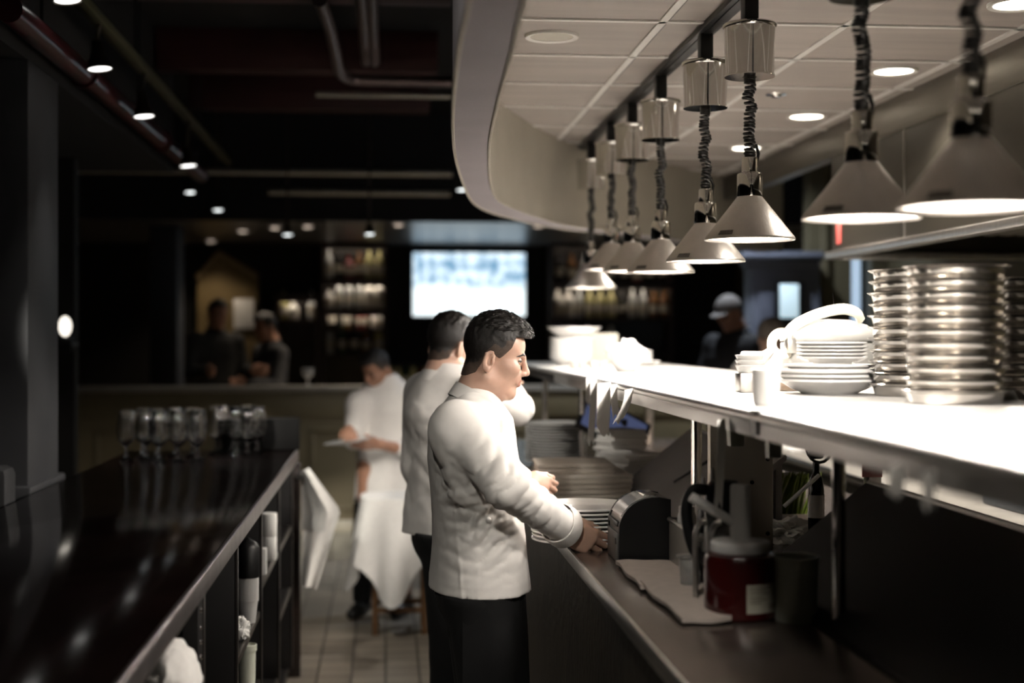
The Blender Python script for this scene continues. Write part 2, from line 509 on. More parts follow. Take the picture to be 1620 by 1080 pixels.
tag(MB().lathe([(0, -.012), (.018, -.012), (.022, -.004), (.04, -.003), (.042, .0), (0, .0)], (0, 0, 0), 24).build('sprinkler_head', chrome, loc=(p.x, p.y, ZK)), 'small flush sprinkler cap in the kitchen ceiling tiles', 'sprinkler')
ORD = ['lowest', 'second', 'third', 'fourth', 'fifth', 'sixth', 'seventh', 'eighth', 'ninth', 'tenth', 'eleventh', 'twelfth', 'thirteenth', 'fourteenth', 'fifteenth', 'sixteenth']


def nth(i, n):
    return 'lowest' if i == 0 else ('topmost' if i == n - 1 else ORD[i] + ' from bottom')


# ================================================================== dark bar counter, left
BX, BL, BY, BZ = -.42, -1.23, 6.97, 1.095
bar = thing('bar_counter', 'long dark glossy service bar with open shelves below, on the left of the aisle', 'bar counter', (-.8, 3.5, 0))
bar_top = M('lacquered_bar_top', (.0045, .0022, .002), .11, 0, .3, 4, .0, 30, coat=.0, rvar=.02, spec=.4)
MB().box((BL, .5, BZ - .045), (BX - .012, BY, BZ), .004).build('worktop', bar_top, bar)
edge_m = M('worn_dark_steel_edge', (.30, .27, .27), .3, .9, .2, 14, .04, 90)
MB().box((BX - .014, .5, BZ - .055), (BX, BY + .004, BZ + .001), .007, 3).build('edge_strip', edge_m, bar)
b = MB()
b.box((BL + .02, .5, 0), (BL + .06, BY - .02, BZ - .045)); b.box((BL + .06, .5, .04), (BX - .04, BY - .04, .09))
b.build('carcass', cabinet_black, bar)
b = MB(); b.box((BL, BY - .05, 0), (BX + .01, BY, BZ - .06), .003); b.build('end_panel', dark_wood, bar)
b = MB(); b.box((BL + .42, BY - .02, BZ), (BX + .004, BY + .025, BZ + .155), .006)
b.build('upstand', M('matt_black_upstand', (.002, .0018, .0018), .7, 0, .2, spec=.15), bar)
ys = []
for k, px in enumerate((325, 378, 416, 444, 464)):
    y = at(px, 900, X=BX - .01).y; ys.append(y)
    b = MB(); b.box((BL + .06, y, .09), (BX - .02, y + .03, BZ - .045), .003)
    d = b.build('divider', cabinet_black, bar)
    MB().box((BX - .022, y - .002, .09), (BX - .014, y + .032, BZ - .055), .002).build('edge_trim', M('worn_black_edge', (.03, .026, .024), .3, .3, .3), d)
lev = []
shelf_edge = M('shelf_edge_steel', (.20, .18, .16), .35, .9, .2)
for y0, y1, zz in ((.9, ys[0], .80), (ys[0] + .03, ys[1], .42), (ys[1] + .03, ys[2], .42), (ys[2] + .03, ys[3], .22), (ys[3] + .03, ys[4], .45),
                   (ys[1] + .03, ys[2], .66), (ys[2] + .03, ys[3], .74), (ys[3] + .03, ys[4], .74)):
    o = MB().box((BL + .06, y0, zz), (BX - .03, y1, zz + .018)).build('shelf_board', cabinet_black, bar)
    MB().box((BX - .032, y0, zz - .004), (BX - .02, y1, zz + .02), .003).build('edge_trim', shelf_edge, o)
bolt = M('steel_bolt', (.7, .68, .66), .2, 1, .05)
for py in (944, 970, 992, 1015):
    p = at(333, py, X=BX - .012)
    bar_b = MB().lathe([(0, .0), (.007, .0), (.006, .004), (0, .006)], n=12, mat=Matrix.Rotation(PI / 2, 3, 'Y')).build('bolt', bolt, bar, world=False)
    bar_b.location = Vector((BX - .016, ys[0] - .05 + .0, p.z)) - world_loc(bar)
b = MB(); b.box((BX - .05, ys[0] - .09, .09), (BX - .016, ys[0] - .01, BZ - .06)); b.build('bolted_stile', cabinet_black, bar)

# things on the bar's shelves
def cup_stack(px, ytop, ybot, X, r, name, label, mat, n):
    a, c = at(px, ytop, X=X), at(px, ybot, X=X)
    t = thing(name, label, 'cup stack', (c.x, c.y, c.z))
    h = a.z - c.z; pr = [(0, 0), (r * .8, 0)]
    for i in range(n):
        z = h * (.1 + .9 * i / n); pr += [(r * .9, z), (r, z + .002), (r, z + .006), (r * .9, z + .007)]
    pr += [(r * .88, h), (0, h)]
    MB().lathe(pr, n=28).build('cup', mat, t, world=False)
    return t, c, h


def shelf_z(px, py, X): return at(px, py, X=X)


XS = BX - .12
yb2 = (ys[1] + ys[2]) / 2
t = thing('takeout_cup_stack', 'stack of white takeaway cups under black lids in the bar shelving', 'cups', (BX - .043, 4.87, .678))
for k in range(14):
    MB().lathe([(0, .0), (.024, 0), (.033, .075), (.036, .075), (.036, .08), (.033, .08)], n=28).build('cup', white_plastic, t, world=False).location = (0, 0, .006 * k)
MB().lathe([(0, .155), (.038, .155), (.039, .255), (.03, .27), (.0, .29)], n=28).build('lid_stack', black_plastic, t, world=False)
yb3 = (ys[2] + ys[3]) / 2
for k in range(2):
    tag(MB().lathe([(.008, 0), (.03, 0), (.032, .003), (.032, .089), (.03, .092), (.008, .092)], n=32, close=True).build('paper_roll', paper, loc=(BX - .042, 5.72, .758 + .093 * k)),
        ('lower' if k == 0 else 'upper') + ' of two white till rolls stacked in the bar shelving', 'paper roll', 'till rolls in the bar shelving')
tag(MB().box((-.012, -.02, 0), (.012, .02, .10), .003).build('card_box', paper, loc=(BX - .034, 5.36, .758)), 'small upright white card box beside the till rolls', 'box')


def blob(c, r, seed, amp=.25, sc=(1, 1, 1), sub=4):
    from mathutils import noise
    bm = bmesh.new(); bmesh.ops.create_icosphere(bm, subdivisions=sub, radius=1)
    off = Vector((seed * 3.1, seed * 1.7, 0))
    for v in bm.verts:
        d = v.co.normalized()
        k = 1 + amp * noise.noise(d * 1.6 + off) + amp * .55 * abs(noise.noise(d * 3.7 + off)) * 2 - amp * .3
        q = d * k * r
        v.co = Vector((q.x * sc[0], q.y * sc[1], max(q.z * sc[2], -r * sc[2] * .75)))
    zm = min(v.co.z for v in bm.verts)
    for v in bm.verts: v.co.z -= zm
    return MB().bm(bm, True)


tag(blob(0, .036, 3, .35, (.9, 1, 1.2)).build('paper_bag', paper, loc=(BX - .045, 4.6, .678)), 'scrunched white paper bag beside the cup stack in the bar', 'bag')
tag(blob(0, .085, 5, .16, (.8, 1.4, 1.15)).build('bundled_cloth', linen, loc=(BX - .045, 3.12, .818)), 'bundled white cloth on the bar shelf nearest the camera', 'cloth')


def deli(name, label, loc, r, h, liquid, mat, lidded=True, grp=None):
    t = thing(name, label, 'food container', loc, 0, grp)
    MB().lathe([(0, 0), (r * .84, 0), (r * .86, .004), (r * .96, h * .96), (r, h * .96), (r, h), (r * .93, h), (r * .83, .006), (0, .004)], n=40).build('tub', mat, t, world=False)
    if liquid is not None: MB().lathe([(0, .006), (r * .82, .007), (r * .90, h * .58), (0, h * .58)], n=40).build('contents', liquid, t, world=False)
    if lidded: MB().lathe([(0, h * .985), (r * .9, h * .985), (r * 1.0, h + .002), (r * 1.05, h + .002), (r * 1.05, h - .012), (r * 1.07, h - .014), (r * 1.07, h + .006), (r * .94, h + .007), (r * .9, h), (0, h)], n=40).build('lid', mat, t, world=False)
    return t


tub_m = M('cloudy_plastic', (.80, .82, .70), .4, 0, .03, trans=.25, ior=1.3)
deli('plastic_tub', 'cloudy lidded plastic tub low in the bar shelving', (BX - .045, 4.85, .438), .031, .165, None, tub_m)
t = thing('tongs', 'bright steel tongs lying in the bar shelving', 'tongs', (BX - .06, 5.45, .238))
for s in (-1, 1): MB().tube([(0, 0, .015), (.02 + .01 * s, .12, .02), (.05 + .03 * s, .26, .02)], .006, 8, flat=.5).build('arm', chrome, t, world=False)

# goblets on the bar
glass = M('clear_glass', (1, 1, 1), .04, 0, 0, trans=1.0, ior=1.65)


def make_goblet():
    t = thing('goblet', '', 'glass', (0, 0, 0))
    H = .222
    MB().lathe([(0, .0), (.036, .0), (.037, .002), (.03, .005), (.012, .010), (.0085, .016), (.011, .026), (.0075, .036), (.0065, .05), (.0095, .064), (.0, .066)], n=28).build('foot', glass, t, world=False)
    MB().lathe([(.0, .062), (.011, .064), (.025, .075), (.035, .092), (.0405, .113), (.042, .135), (.0405, .16), (.0365, .188), (.031, H), (.030, H + .0012), (.0288, H), (.0342, .187), (.0382, .16), (.0397, .135), (.0382, .114), (.0328, .094), (.023, .079), (.009, .0705), (0, .069)], n=36).build('bowl', glass, t, world=False)
    return t


g0 = None
gl_spots = [(200, 728, 'leftmost goblet on the bar, standing a little apart'), (231, 727, 'goblet in the left cluster, second from its left end'),
            (226, 722, 'back goblet in the left cluster, behind the second one'), (252, 730, 'goblet near the front left of the left cluster'),
            (246, 723, 'back goblet in the middle of the left cluster'), (272, 722, 'back goblet behind the two front right goblets of the left cluster'),
            (278, 730, 'front goblet in the middle of the left cluster'), (304, 730, 'largest looking front goblet at the right end of the left cluster'),
            (296, 722, 'back goblet at the right end of the left cluster'), (313, 725, 'rearmost goblet at the far right edge of the left cluster'),
            (342, 717, 'goblet standing alone between the two clusters'), (352, 712, 'back goblet just right of the lone middle goblet'),
            (374, 719, 'left goblet of the right hand cluster'), (386, 720, 'front middle goblet of the right hand cluster'),
            (392, 714, 'back goblet in the middle of the right hand cluster'), (407, 717, 'rightmost goblet on the bar, nearest the steel edge')]
placed = []
for px, py, lab in gl_spots:
    p = at(px, py, Z=BZ); p.y = min(p.y, 6.86)
    for _ in range(40):
        bad = [q for q in placed if (q - p.xy).length < .083]
        if not bad: break
        d = (p.xy - bad[0]); p.xy = bad[0] + d.normalized() * .0835 if d.length > 1e-4 else p.xy + Vector((.05, .05))
    p.y = min(p.y, BY - .10); placed.append(p.xy.copy())
    if g0 is None:
        g0 = make_goblet(); g = g0; g.location = (p.x, p.y, BZ); g['label'] = lab; g['group'] = 'stemmed goblets on the dark bar'
    else: dup(g0, (p.x, p.y, BZ), label=lab, group='stemmed goblets on the dark bar')

# white cloth draped at the end of the bar
rail_t = thing('towel_rail', 'short dark rail on the end of the bar holding a white cloth', 'rail', (BX + .01, BY - .2, .98))
MB().tube([(BX + .005, BY - .28, .985), (BX + .03, BY - .28, .985), (BX + .03, BY - .02, .985), (BX + .005, BY - .02, .985)], .007, 10).build('bar', black_plastic, rail_t)
P1 = [(475, 795), (484, 797), (494, 808), (505, 835), (522, 866), (515, 905), (509, 940), (506, 965), (497, 986), (478, 982)]
rows = []
NV, NU = 22, 12
for i in range(NV):
    f = i / (NV - 1); z = .99 - .53 * f
    wd = (.03 + .15 * min(1, f / .36)) if f < .36 else .18 - .115 * ((f - .36) / .64)
    row = []
    for j in range(NU):
        u = j / (NU - 1)
        x = BX + .026 + wd * u
        y = BY - .14 + .05 * math.sin(u * 7 + f * 2.5) * (.3 + f) * .5 + .02 * math.sin(u * 3)
        row.append((x, y, z + .03 * u * (1 - f) - .02 * u * f))
    rows.append(row)
t = thing('draped_cloth', 'white cloth hanging in a point from the end of the bar', 'cloth', (BX + .06, BY - .14, .5))
MB().grid(rows, thick=.004).build('front_fold', linen, t)
rows2 = [[(x * 1.0 - .004, y - .03 - .01 * k, z + .01) for k, (x, y, z) in enumerate([(r[j][0], r[j][1], r[j][2]) for j in range(0, NU - 3)])] for r in rows[:12]]
MB().grid(rows2, thick=.004).build('back_fold', linen, t)

# dark seat back and ledge at the far left
t = thing('banquette', 'dark padded banquette back beyond the left end of the bar', 'seat', (-1.55, 4.7, 0))
MB().box((-1.62, 4.2, 0), (-1.3, 5.1, .45), .03).build('seat', M('charcoal_upholstery', (.02, .02, .022), .7, 0, .2), t)
MB().box((-1.62, 4.95, .45), (-1.28, 5.1, 1.2), .03).build('backrest', MATS['charcoal_upholstery'], t)

# ================================================================== lower counter of the pass
CZ = 1.04
ctop = M('dark_steel_worktop', (.20, .165, .145), .22, .75, .18, 7, .03, 60, rvar=.08)
cnt = thing('pass_counter', 'long steel topped counter of the kitchen pass, dark textured front', 'counter', (1.1, 4, 0))
MB().box((.52, .5, CZ - .035), (1.78, 8.3, CZ), .004).build('worktop', ctop, cnt)
MB().box((.517, .5, CZ - .037), (.526, 8.3, CZ + .002), .003).build('edge_strip', steel, cnt)
front_m = M('dark_textured_front', (.026, .02, .013), .5, 0, .6, 14, .8, 60, stretch=(1, 1, .4))
MB().box((.56, .5, .1), (1.7, 8.25, CZ - .035)).build('front_panel', front_m, cnt)
MB().box((.6, .5, 0), (1.7, 8.2, .1)).build('plinth', cabinet_black, cnt)

# ------------------------------------------------------------------ pass shelf
SZ = 1.496
ps = thing('pass_shelf', 'brightly lit raised steel shelf of the pass, under the heat lamps', 'shelf', (1.1, 4, SZ))
pass_steel = M('matt_pass_steel', (.52, .51, .495), .34, .5, .16, 9, .04, 90, stretch=(1, .1, 1))
for y0, y1 in ((.6, 2.85), (2.85, 6.34), (6.34, 8.2)):
    o = MB().box((.765, y0, SZ - .028), (1.5, y1, SZ), .003).build('shelf_top', pass_steel, ps)
    MB().lathe([(0, 0), (.013, 0), (.013, y1 - y0), (0, y1 - y0)], n=14, mat=Matrix.Rotation(-PI / 2, 3, 'X')).build('rolled_edge', pass_steel, o, world=False).location = Vector((.76, y0, SZ - .013)) - world_loc(o)
    MB().box((.752, y0, SZ - .056), (.762, y1, SZ - .012), .002).build('fascia', pass_steel if y1 < 7 else black_plastic, o)
b = MB(); b.box((.748, 2.82, SZ - .05), (.77, 2.88, SZ + .002), .004); b.build('joint_cover', black_plastic, ps)
for Y in (1.3, 4.07, 6.5, 8.0):
    MB().cyl((.9, Y, CZ), (.9, Y, SZ - .028), .016).build('post', chrome, ps)
MB().cyl((.93, 2.86, CZ), (.93, 2.86, SZ - .028), .014).build('post', chrome, ps)
b = MB()
pl = M('ivory_enamel_panel', (.62, .58, .5), .4, .2, .08, 5)
b.box((.91, 3.94, CZ), (1.092, 3.975, SZ - .028), .004); o = b.build('support_panel', pl, ps)
for z in (1.09, 1.235, 1.3): MB().lathe([(0, -.004), (.006, -.003), (.006, 0), (0, 0)], n=10, mat=Matrix.Rotation(-PI / 2, 3, 'X')).build('screw', black_plastic, o, world=False).location = Vector((1.075 if z != 1.235 else 1.03, 3.938, z)) - world_loc(o)
for y in (5.2, 5.24):
    MB().lathe([(0, 0), (.004, 0), (.003, .002), (0, .002)], n=8, mat=Matrix.Rotation(-PI / 2, 3, 'Y')).build('rivet', black_plastic, ps, world=False).location = Vector((.7515, y, SZ - .04)) - world_loc(ps)
for y in (1.5, 4.2, 7.9):
    MB().box((1.46, y, CZ), (1.5, y + .05, SZ - .028), .003).build('rear_post', steel, ps)

# order tickets hanging from the shelf edge
def ticket(px, ytop, w, L, curl, lab, seed=0, twist=0.0, X=.75):
    p = at(px, ytop, X=X)
    rows = []
    for i in range(14):
        f = i / 13; z = -L * f
        off = -curl * f * f
        wj = w * (1 if f < .8 else 1 - .5 * (f - .8) / .2 * (seed % 2))
        rows.append([(-.004 - (1 - u) * wj * .82 + off * .5 * (1 if seed % 2 else -.2) - off * .3, -(1 - u) * wj * .55 - .002 + .02 * twist * f * u, z + (.012 * math.sin(u * 9 + seed) if i == 13 else 0) + .004 * u) for u in (0, .33, .66, 1)])
    tag(MB().grid(rows, thick=.0008).build('order_ticket', paper, loc=(p.x, p.y, p.z)), lab, 'ticket', 'order tickets hanging from the pass shelf')


ticket(936, 597, .022, .10, .015, 'short order ticket leftmost on the shelf edge', 1)
ticket(946, 600, .032, .225, -.03, 'longest narrow order ticket hanging at the left end of the row', 2)
ticket(968, 606, .062, .175, .03, 'torn wide order ticket right of the longest narrow one', 3, .4)
ticket(978, 609, .03, .10, .02, 'order ticket tucked behind the torn wide one', 4)
ticket(1003, 616, .035, .10, -.09, 'curled order ticket right of the torn one', 6)
ticket(1150, 664, .026, .19, -.02, 'long pale order ticket beside the chrome post', 8)
ticket(1436, 736, .04, .045, .02, 'small curled order ticket under the near shelf, left one', 7)
ticket(1482, 746, .028, .045, .0, 'small straight order ticket under the near shelf, right one', 8)
# tubs hanging below the shelf
for px, w, lab in ((1164, .042, 'clear tub hung under the shelf left of the ivory panel'), (1224, .036, 'clear tub hung under the shelf at the ivory panel edge')):
    p = at(px, 690, X=.86)
    t = thing('hanging_tub', lab, 'tub', (p.x, p.y, SZ - .028))
    MB().lathe([(w * .40, -.065), (w * .5, 0), (w * .47, 0), (w * .38, -.062)], n=4, mat=Matrix.Rotation(PI / 4, 3, 'Z') @ Matrix.Scale(1.4, 3)).build('tub', tub_m, t, world=False)
    MB().box((-w * .72, -w * .72, -.006), (w * .72, w * .72, 0), .002).build('hanger', steel, t, world=False)
# ================================================================== things on the pass shelf
def on(px, py, z): return at(px, py, Z=z)


pan_m = M('polished_steel_pan', (.62, .595, .56), .17, 1.0, .06, 12)


def make_pan():
    return MB().lathe([(0, 0), (.098, 0), (.102, .003), (.1075, .024), (.1165, .0285), (.119, .0305), (.1175, .032), (.105, .0275), (.099, .005), (.096, .003), (0, .003)], n=48)


pan0 = None
rng = random.Random(3)
for (x, y, n, pitch, name) in ((1.285, 3.12, 11, .0278, 'in the tall stack nearest the camera on the shelf'), (1.345, 3.52, 11, .0288, 'in the bright stack behind the nearest pans'),
                               (1.49, 3.36, 10, .0288, 'in the rearmost right stack by the frame edge')):
    for k in range(n):
        loc = (x + rng.uniform(-.002, .002), y + rng.uniform(-.002, .002), SZ + pitch * k)
        lab = nth(k, n) + ' steel pan ' + name
        if pan0 is None: pan0 = make_pan().build('steel_pan', pan_m, loc=loc); o = pan0
        else: o = dup(pan0, loc)
        tag(o, lab, 'pan', 'steel pans stacked on the pass shelf')


def plate_prof(r, deep=.022, t=.004, foot=.55):
    return [(0, .004), (r * foot * .9, .004), (r * foot * .93, 0), (r * foot, 0), (r * foot * 1.04, .004), (r * .75, deep * .4), (r, deep), (r * 1.003, deep + t * .6), (r * .995, deep + t), (r * .74, deep * .4 + t), (r * foot, .004 + t), (0, .004 + t)]


def stack(x, y, z, r, n, pitch, deep, name, labelf, cat, grp, mat=china, jit=.002, foot=.55, t=.004):
    base = None
    for k in range(n):
        loc = (x + rng.uniform(-jit, jit), y + rng.uniform(-jit, jit), z + pitch * k)
        if base is None: o = base = MB().lathe(plate_prof(r, deep, t, foot), n=56).build(name, mat, loc=loc)
        else: o = dup(base, loc)
        tag(o, labelf(nth(k, n)), cat, grp)
    return z + pitch * n


p = on(1340, 632, SZ)
zt = stack(1.165, 3.66, SZ, .132, 3, .012, .034, 'shallow_bowl', lambda s: s + ' wide white shallow bowl left of the steel pans', 'bowl', 'wide white bowls on the pass shelf', t=.006)
zt = stack(1.165, 3.66, zt + .006, .118, 2, .011, .02, 'dinner_plate', lambda s: s + ' white plate resting in the wide white bowls', 'plate', 'white plates resting in the bowls', t=.005)
stack(1.175, 3.67, zt + .014, .092, 5, .0095, .016, 'side_plate', lambda s: s + ' small white plate crowning the bowl and plate stack', 'plate', 'small white plates on the bowl stack', t=.004)

# grey lidded food warmer
wm = M('pale_grey_enamel', (.30, .295, .28), .4, .1, .05)
cream_p = M('cream_plastic', (.70, .66, .55), .4, 0, .04)
w0 = Vector((1.362, 4.28, SZ))
t = thing('food_warmer', 'pale grey lidded food warmer with cream strap handle, behind the white plates', 'food warmer', w0)
b = MB(); b.lathe([(0, 0), (.135, 0), (.142, .01), (.145, .13), (.142, .135), (0, .135)], n=48, sx=1.12); b.build('body', wm, t, world=False)
MB().lathe([(0, .138), (.146, .138), (.148, .145), (.14, .165), (.11, .19), (.06, .205), (0, .208)], n=48, sx=1.12).build('lid', wm, t, world=False)
MB().tube(catmull([(-.165, -.04, .15), (-.13, -.06, .19), (-.06, -.07, .222), (.02, -.07, .238), (.07, -.07, .226), (.09, -.06, .2)], 6), .0075, 10, flat=2.4).build('strap_handle', cream_p, t, world=False)
rg = [(-.178 + .034 * math.cos(a), -.055, .13 + .034 * math.sin(a)) for a in [2 * PI * k / 24 for k in range(25)]]
MB().tube(rg, .0075, 10, flat=2.2).build('ring_handle', cream_p, t, world=False)
MB().box((-.165, -.08, .10), (-.11, -.03, .15), .006).build('bracket', steel, t, world=False)
MB().tube([(.005, -.05, .235), (-.002, -.05, .275), (-.004, -.05, .288)], .0022, 6).build('probe', chrome, t, world=False)

t.scale = (.92, .92, .98)
# small pieces around x=1170..1280
p = on(1184, 620, SZ)
o = MB().box((-.03, -.03, 0), (.03, .03, .052), .003).build('steel_caddy', steel, loc=(p.x, p.y, SZ)); tag(o, 'small square steel caddy box holding white ramekins on the shelf', 'caddy')
base = None
for k in range(3):
    loc = (p.x + .004, p.y, SZ + .052 + .0135 * k)
    if base is None: o = base = MB().lathe([(0, 0), (.03, 0), (.038, .018), (.04, .019), (.04, .022), (.036, .021), (.028, .004), (0, .004)], n=32).build('sauce_dish', china, loc=loc)
    else: o = dup(base, loc)
    tag(o, ['lowest', 'middle', 'topmost'][k] + ' white sauce dish on the square steel caddy', 'dish', 'white sauce dishes on the caddy')
p = on(1205, 640, SZ)
t = thing('ramekin', 'tall white ramekin cup in front of the square steel caddy', 'cup', (p.x + .01, p.y, SZ))
MB().lathe([(0, 0), (.026, 0), (.029, .004), (.031, .075), (.032, .078), (.030, .079), (.027, .008), (0, .006)], n=36).build('cup', china, t, world=False)
o = MB().lathe(plate_prof(.062, .016), n=44, mat=Matrix.Rotation(math.radians(-38), 3, 'Y')).build('saucer', china, loc=(1.075, 4.0, SZ + .07)); tag(o, 'white saucer tilted on edge right of the sauce dishes', 'saucer')
o = MB().box((-.055, -.04, 0), (.055, .04, .026), .006).build('wooden_block', M('warm_wood_block', (.30, .22, .16), .5, 0, .2, 20), loc=(1.12, 3.86, SZ)); tag(o, 'small brown wooden block between ramekin and wide white bowls', 'block')
o = MB().box((-.05, -.05, 0), (.05, .05, .105), .006).build('white_carton', paper, loc=(1.13, 4.22, SZ)); tag(o, 'square white carton below the ring handle of the grey warmer', 'box')

# far end of the shelf
p = on(990, 588, SZ); fb = Vector((p.x, p.y, SZ))
o = MB().lathe([(0, .003), (.03, .003), (.032, 0), (.036, 0), (.04, .006), (.062, .035), (.084, .085), (.087, .09), (.083, .09), (.058, .04), (.034, .011), (0, .01)], n=44).build('footed_bowl', china, loc=fb)
tag(o, 'white bowl heaped with crumpled napkins near the far shelf end', 'bowl')
for k, (dx, dy, dz, r) in enumerate(((-.03, .0, .05, .045), (.03, .02, .048, .05), (.0, -.02, .07, .042))):
    o = blob(0, r, 20 + k, .55, (1.15, 1, .8)).build('crumpled_napkin', paper, loc=fb + Vector((dx, dy, dz)))
    tag(o, ['left', 'right', 'middle'][k] + ' crumpled white napkin heaped in the white bowl', 'napkin', 'crumpled napkins in the bowl')
base = None
for k in range(6):
    sz = .115 if k < 2 else .095
    loc = (1.235 + (.0 if k < 2 else -.015), 7.0, SZ + .0125 * k)
    b = MB().lathe([(0, 0), (sz * .9, 0), (sz * 1.3, .012), (sz * 1.3, .0155), (sz * .9, .004), (0, .004)], n=4, mat=Matrix.Rotation(PI / 4, 3, 'Z'))
    o = b.build('square_plate', china, loc=loc)
    tag(o, nth(k, 6) + ' square white plate right of the napkin bowl', 'plate', 'square white plates at the far shelf end')
bx, by = .965, 7.25
base = None
for k in range(5):
    loc = (bx - .01, by, SZ + .022 * k)
    if base is None: o = base = MB().lathe([(0, 0), (.07, 0), (.1, .022), (.118, .05), (.12, .053), (.115, .053), (.095, .027), (.068, .006), (0, .006)], n=44).build('serving_bowl', china, loc=loc)
    else: o = dup(base, loc)
    tag(o, nth(k, 5) + ' serving bowl under the widest white bowl at the far shelf end', 'bowl', 'stacked serving bowls at the far end')
o = MB().lathe([(0, 0), (.075, 0), (.11, .02), (.138, .048), (.141, .052), (.136, .052), (.1, .026), (.07, .007), (0, .007)], n=48).build('wide_bowl', china, loc=(bx, by, SZ + .145)); tag(o, 'widest white bowl topping the stack at the far shelf end', 'bowl')
for k, (px, py) in enumerate(((907, 583), (921, 584), (938, 584), (953, 583))):
    p = on(px, py, SZ)
    o = MB().lathe([(0, 0), (.017, 0), (.021, .034), (.0225, .036), (.021, .037), (.016, .004), (0, .003)], n=24).build('sauce_cup', steel, loc=(p.x, p.y, SZ))
    tag(o, ['leftmost', 'second from left', 'third from left', 'rightmost'][k] + ' little steel sauce cup in front of the serving bowls', 'cup', 'little steel sauce cups')
o = MB().box((-.12, -.02, 0), (.12, .02, .165), .004).build('menu_card', M('cream_card', (.62, .58, .5), .7, 0, .04), loc=(1.17, 7.85, SZ)); tag(o, 'cream menu card standing behind the serving bowls', 'card')

# ================================================================== things on the lower counter
cp0 = Vector((.575, 4.13, CZ))
stack(cp0.x, cp0.y, CZ, .15, 9, .0118, .017, 'coupe_plate', lambda s: s + ' grey white plate in the stack gripped by the cook', 'plate', 'plates gripped by the cook', t=.005, jit=.003)
stack(.80, 6.68, CZ, .145, 14, .0135, .02, 'large_plate', lambda s: s + ' large plate in the tall stack at the far end of the counter', 'plate', 'large plates at the far counter end', jit=.003)
cloth_w = M('folded_cloth', (.70, .65, .58), .9, 0, .06, 50, .15, 300)
menu_m = M('buff_menu_board', (.62, .56, .48), .7, 0, .08)
for k in range(7):
    w_, d_ = (.145, .15) if k > 4 else (.17, .19)
    b = MB(); b.box((-w_, -d_, 0), (w_, d_, .018), .006, mat=Matrix.Rotation(rng.uniform(-.06, .06), 3, 'Z'))
    o = b.build('folded_tablecloth', cloth_w if k > 3 else menu_m, loc=(.745 - (.03 if k > 4 else 0) + rng.uniform(-.006, .006), 5.42 + rng.uniform(-.01, .01), CZ + .0185 * k))
    tag(o, nth(k, 7) + ' folded cloth in the flat pile beside the cook', 'folded cloth', 'flat pile of folded cloths')
for s, (x, y, n, w_) in enumerate(((1.02, 6.15, 13, .085), (1.03, 5.86, 8, .1))):
    for k in range(n):
        b = MB(); h = .0155
        b.box((-w_, -w_, 0), (w_, w_, h - .0005), .006, mat=Matrix.Rotation(.35 + rng.uniform(-.12, .12), 3, 'Z'))
        o = b.build('folded_napkin', linen, loc=(x + rng.uniform(-.012, .012), y + rng.uniform(-.008, .008), CZ + h * k))
        tag(o, nth(k, n) + (' napkin in the taller leaning napkin pile' if s == 0 else ' napkin in the shorter pile in front of the taller one'), 'napkin', 'folded napkins on the counter')

# sloping steel screens standing on the counter
def slope(name, y0, y1, mat, label, cat):
    t = thing(name, label, cat, (1.05, (y0 + y1) / 2, CZ))
    b = MB(); prof = [(.9, CZ), (.915, CZ), (1.205, CZ + .232), (1.205, CZ + .24), (1.19, CZ + .242), (.9, CZ + .012)]
    b.prism(prof, y0, y1, axis='y'); b.build('panel', mat, t)
    b = MB(); b.prism([(1.18, CZ), (1.2, CZ), (1.2, CZ + .225), (1.18, CZ + .21)], y0 + .03, y0 + .06, axis='y')
    b.build('strut', mat, t)
    b = MB(); b.prism([(1.18, CZ), (1.2, CZ), (1.2, CZ + .225), (1.18, CZ + .21)], y1 - .06, y1 - .03, axis='y')
    b.build('strut', mat, t)
    MB().cyl((1.2, y0, CZ + .243), (1.2, y1, CZ + .243), .006).build('top_rim', steel, t)
    return t


grey_screen = M('grey_steel_screen', (.30, .285, .265), .42, .5, .08, 6)
slope('sloping_screen', 4.2, 5.5, grey_screen, 'grey steel sloping screen behind the plates, lit from above', 'screen')
near_s = slope('sloping_cabinet', 1.3, 3.45, M('shaded_screen_black', (.004, .003, .003), .5, 0, .3), 'large sloping cabinet shaded black on the counter at lower right', 'cabinet')  # black base colour stands in for the shade under the shelf
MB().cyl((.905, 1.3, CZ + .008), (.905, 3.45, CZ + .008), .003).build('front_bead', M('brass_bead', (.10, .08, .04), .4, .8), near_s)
# dark pen shaped rod on the grey screen
o = MB().tube([(1.005, 4.9, CZ + .097), (1.16, 4.75, CZ + .222)], [.006, .008], 8).build('black_marker', black_plastic); tag(o, 'thin black marker lying on the grey sloping screen', 'marker')

# receipt printer
Y0, Y1 = 3.74, 3.93
t = thing('receipt_printer', 'black receipt printer with a rounded top beside the cook hand', 'printer', (.69, 3.83, CZ))
px0, px1 = .617, .758
prof = [(px0, CZ), (px1, CZ), (px1, CZ + .172), (px1 - .03, CZ + .178)]
for k in range(9):
    a = math.radians(85 + 85 * k / 8); prof.append((px0 + .098 + .098 * math.cos(a), CZ + .088 + .09 * math.sin(a)))
MB().prism(prof, Y0, Y0 + .012, axis='y').build('side_cheek', black_plastic, t)
MB().prism(prof, Y1 - .012, Y1, axis='y').build('side_cheek', black_plastic, t)
pr2 = [(px0 + .004 + (x - px0) * .97, CZ + .002 + (z - CZ) * .975) for x, z in prof]
MB().prism(pr2, Y0 + .012, Y1 - .012, axis='y').build('housing', M('dark_grey_plastic', (.09, .088, .085), .35, 0, .1), t)
cov = []
for k in range(10):
    a = math.radians(86 + 70 * k / 9); cov.append([(px0 + .1 + .0995 * math.cos(a), y, CZ + .089 + .0905 * math.sin(a)) for y in (Y0 + .018, Y1 - .018)])
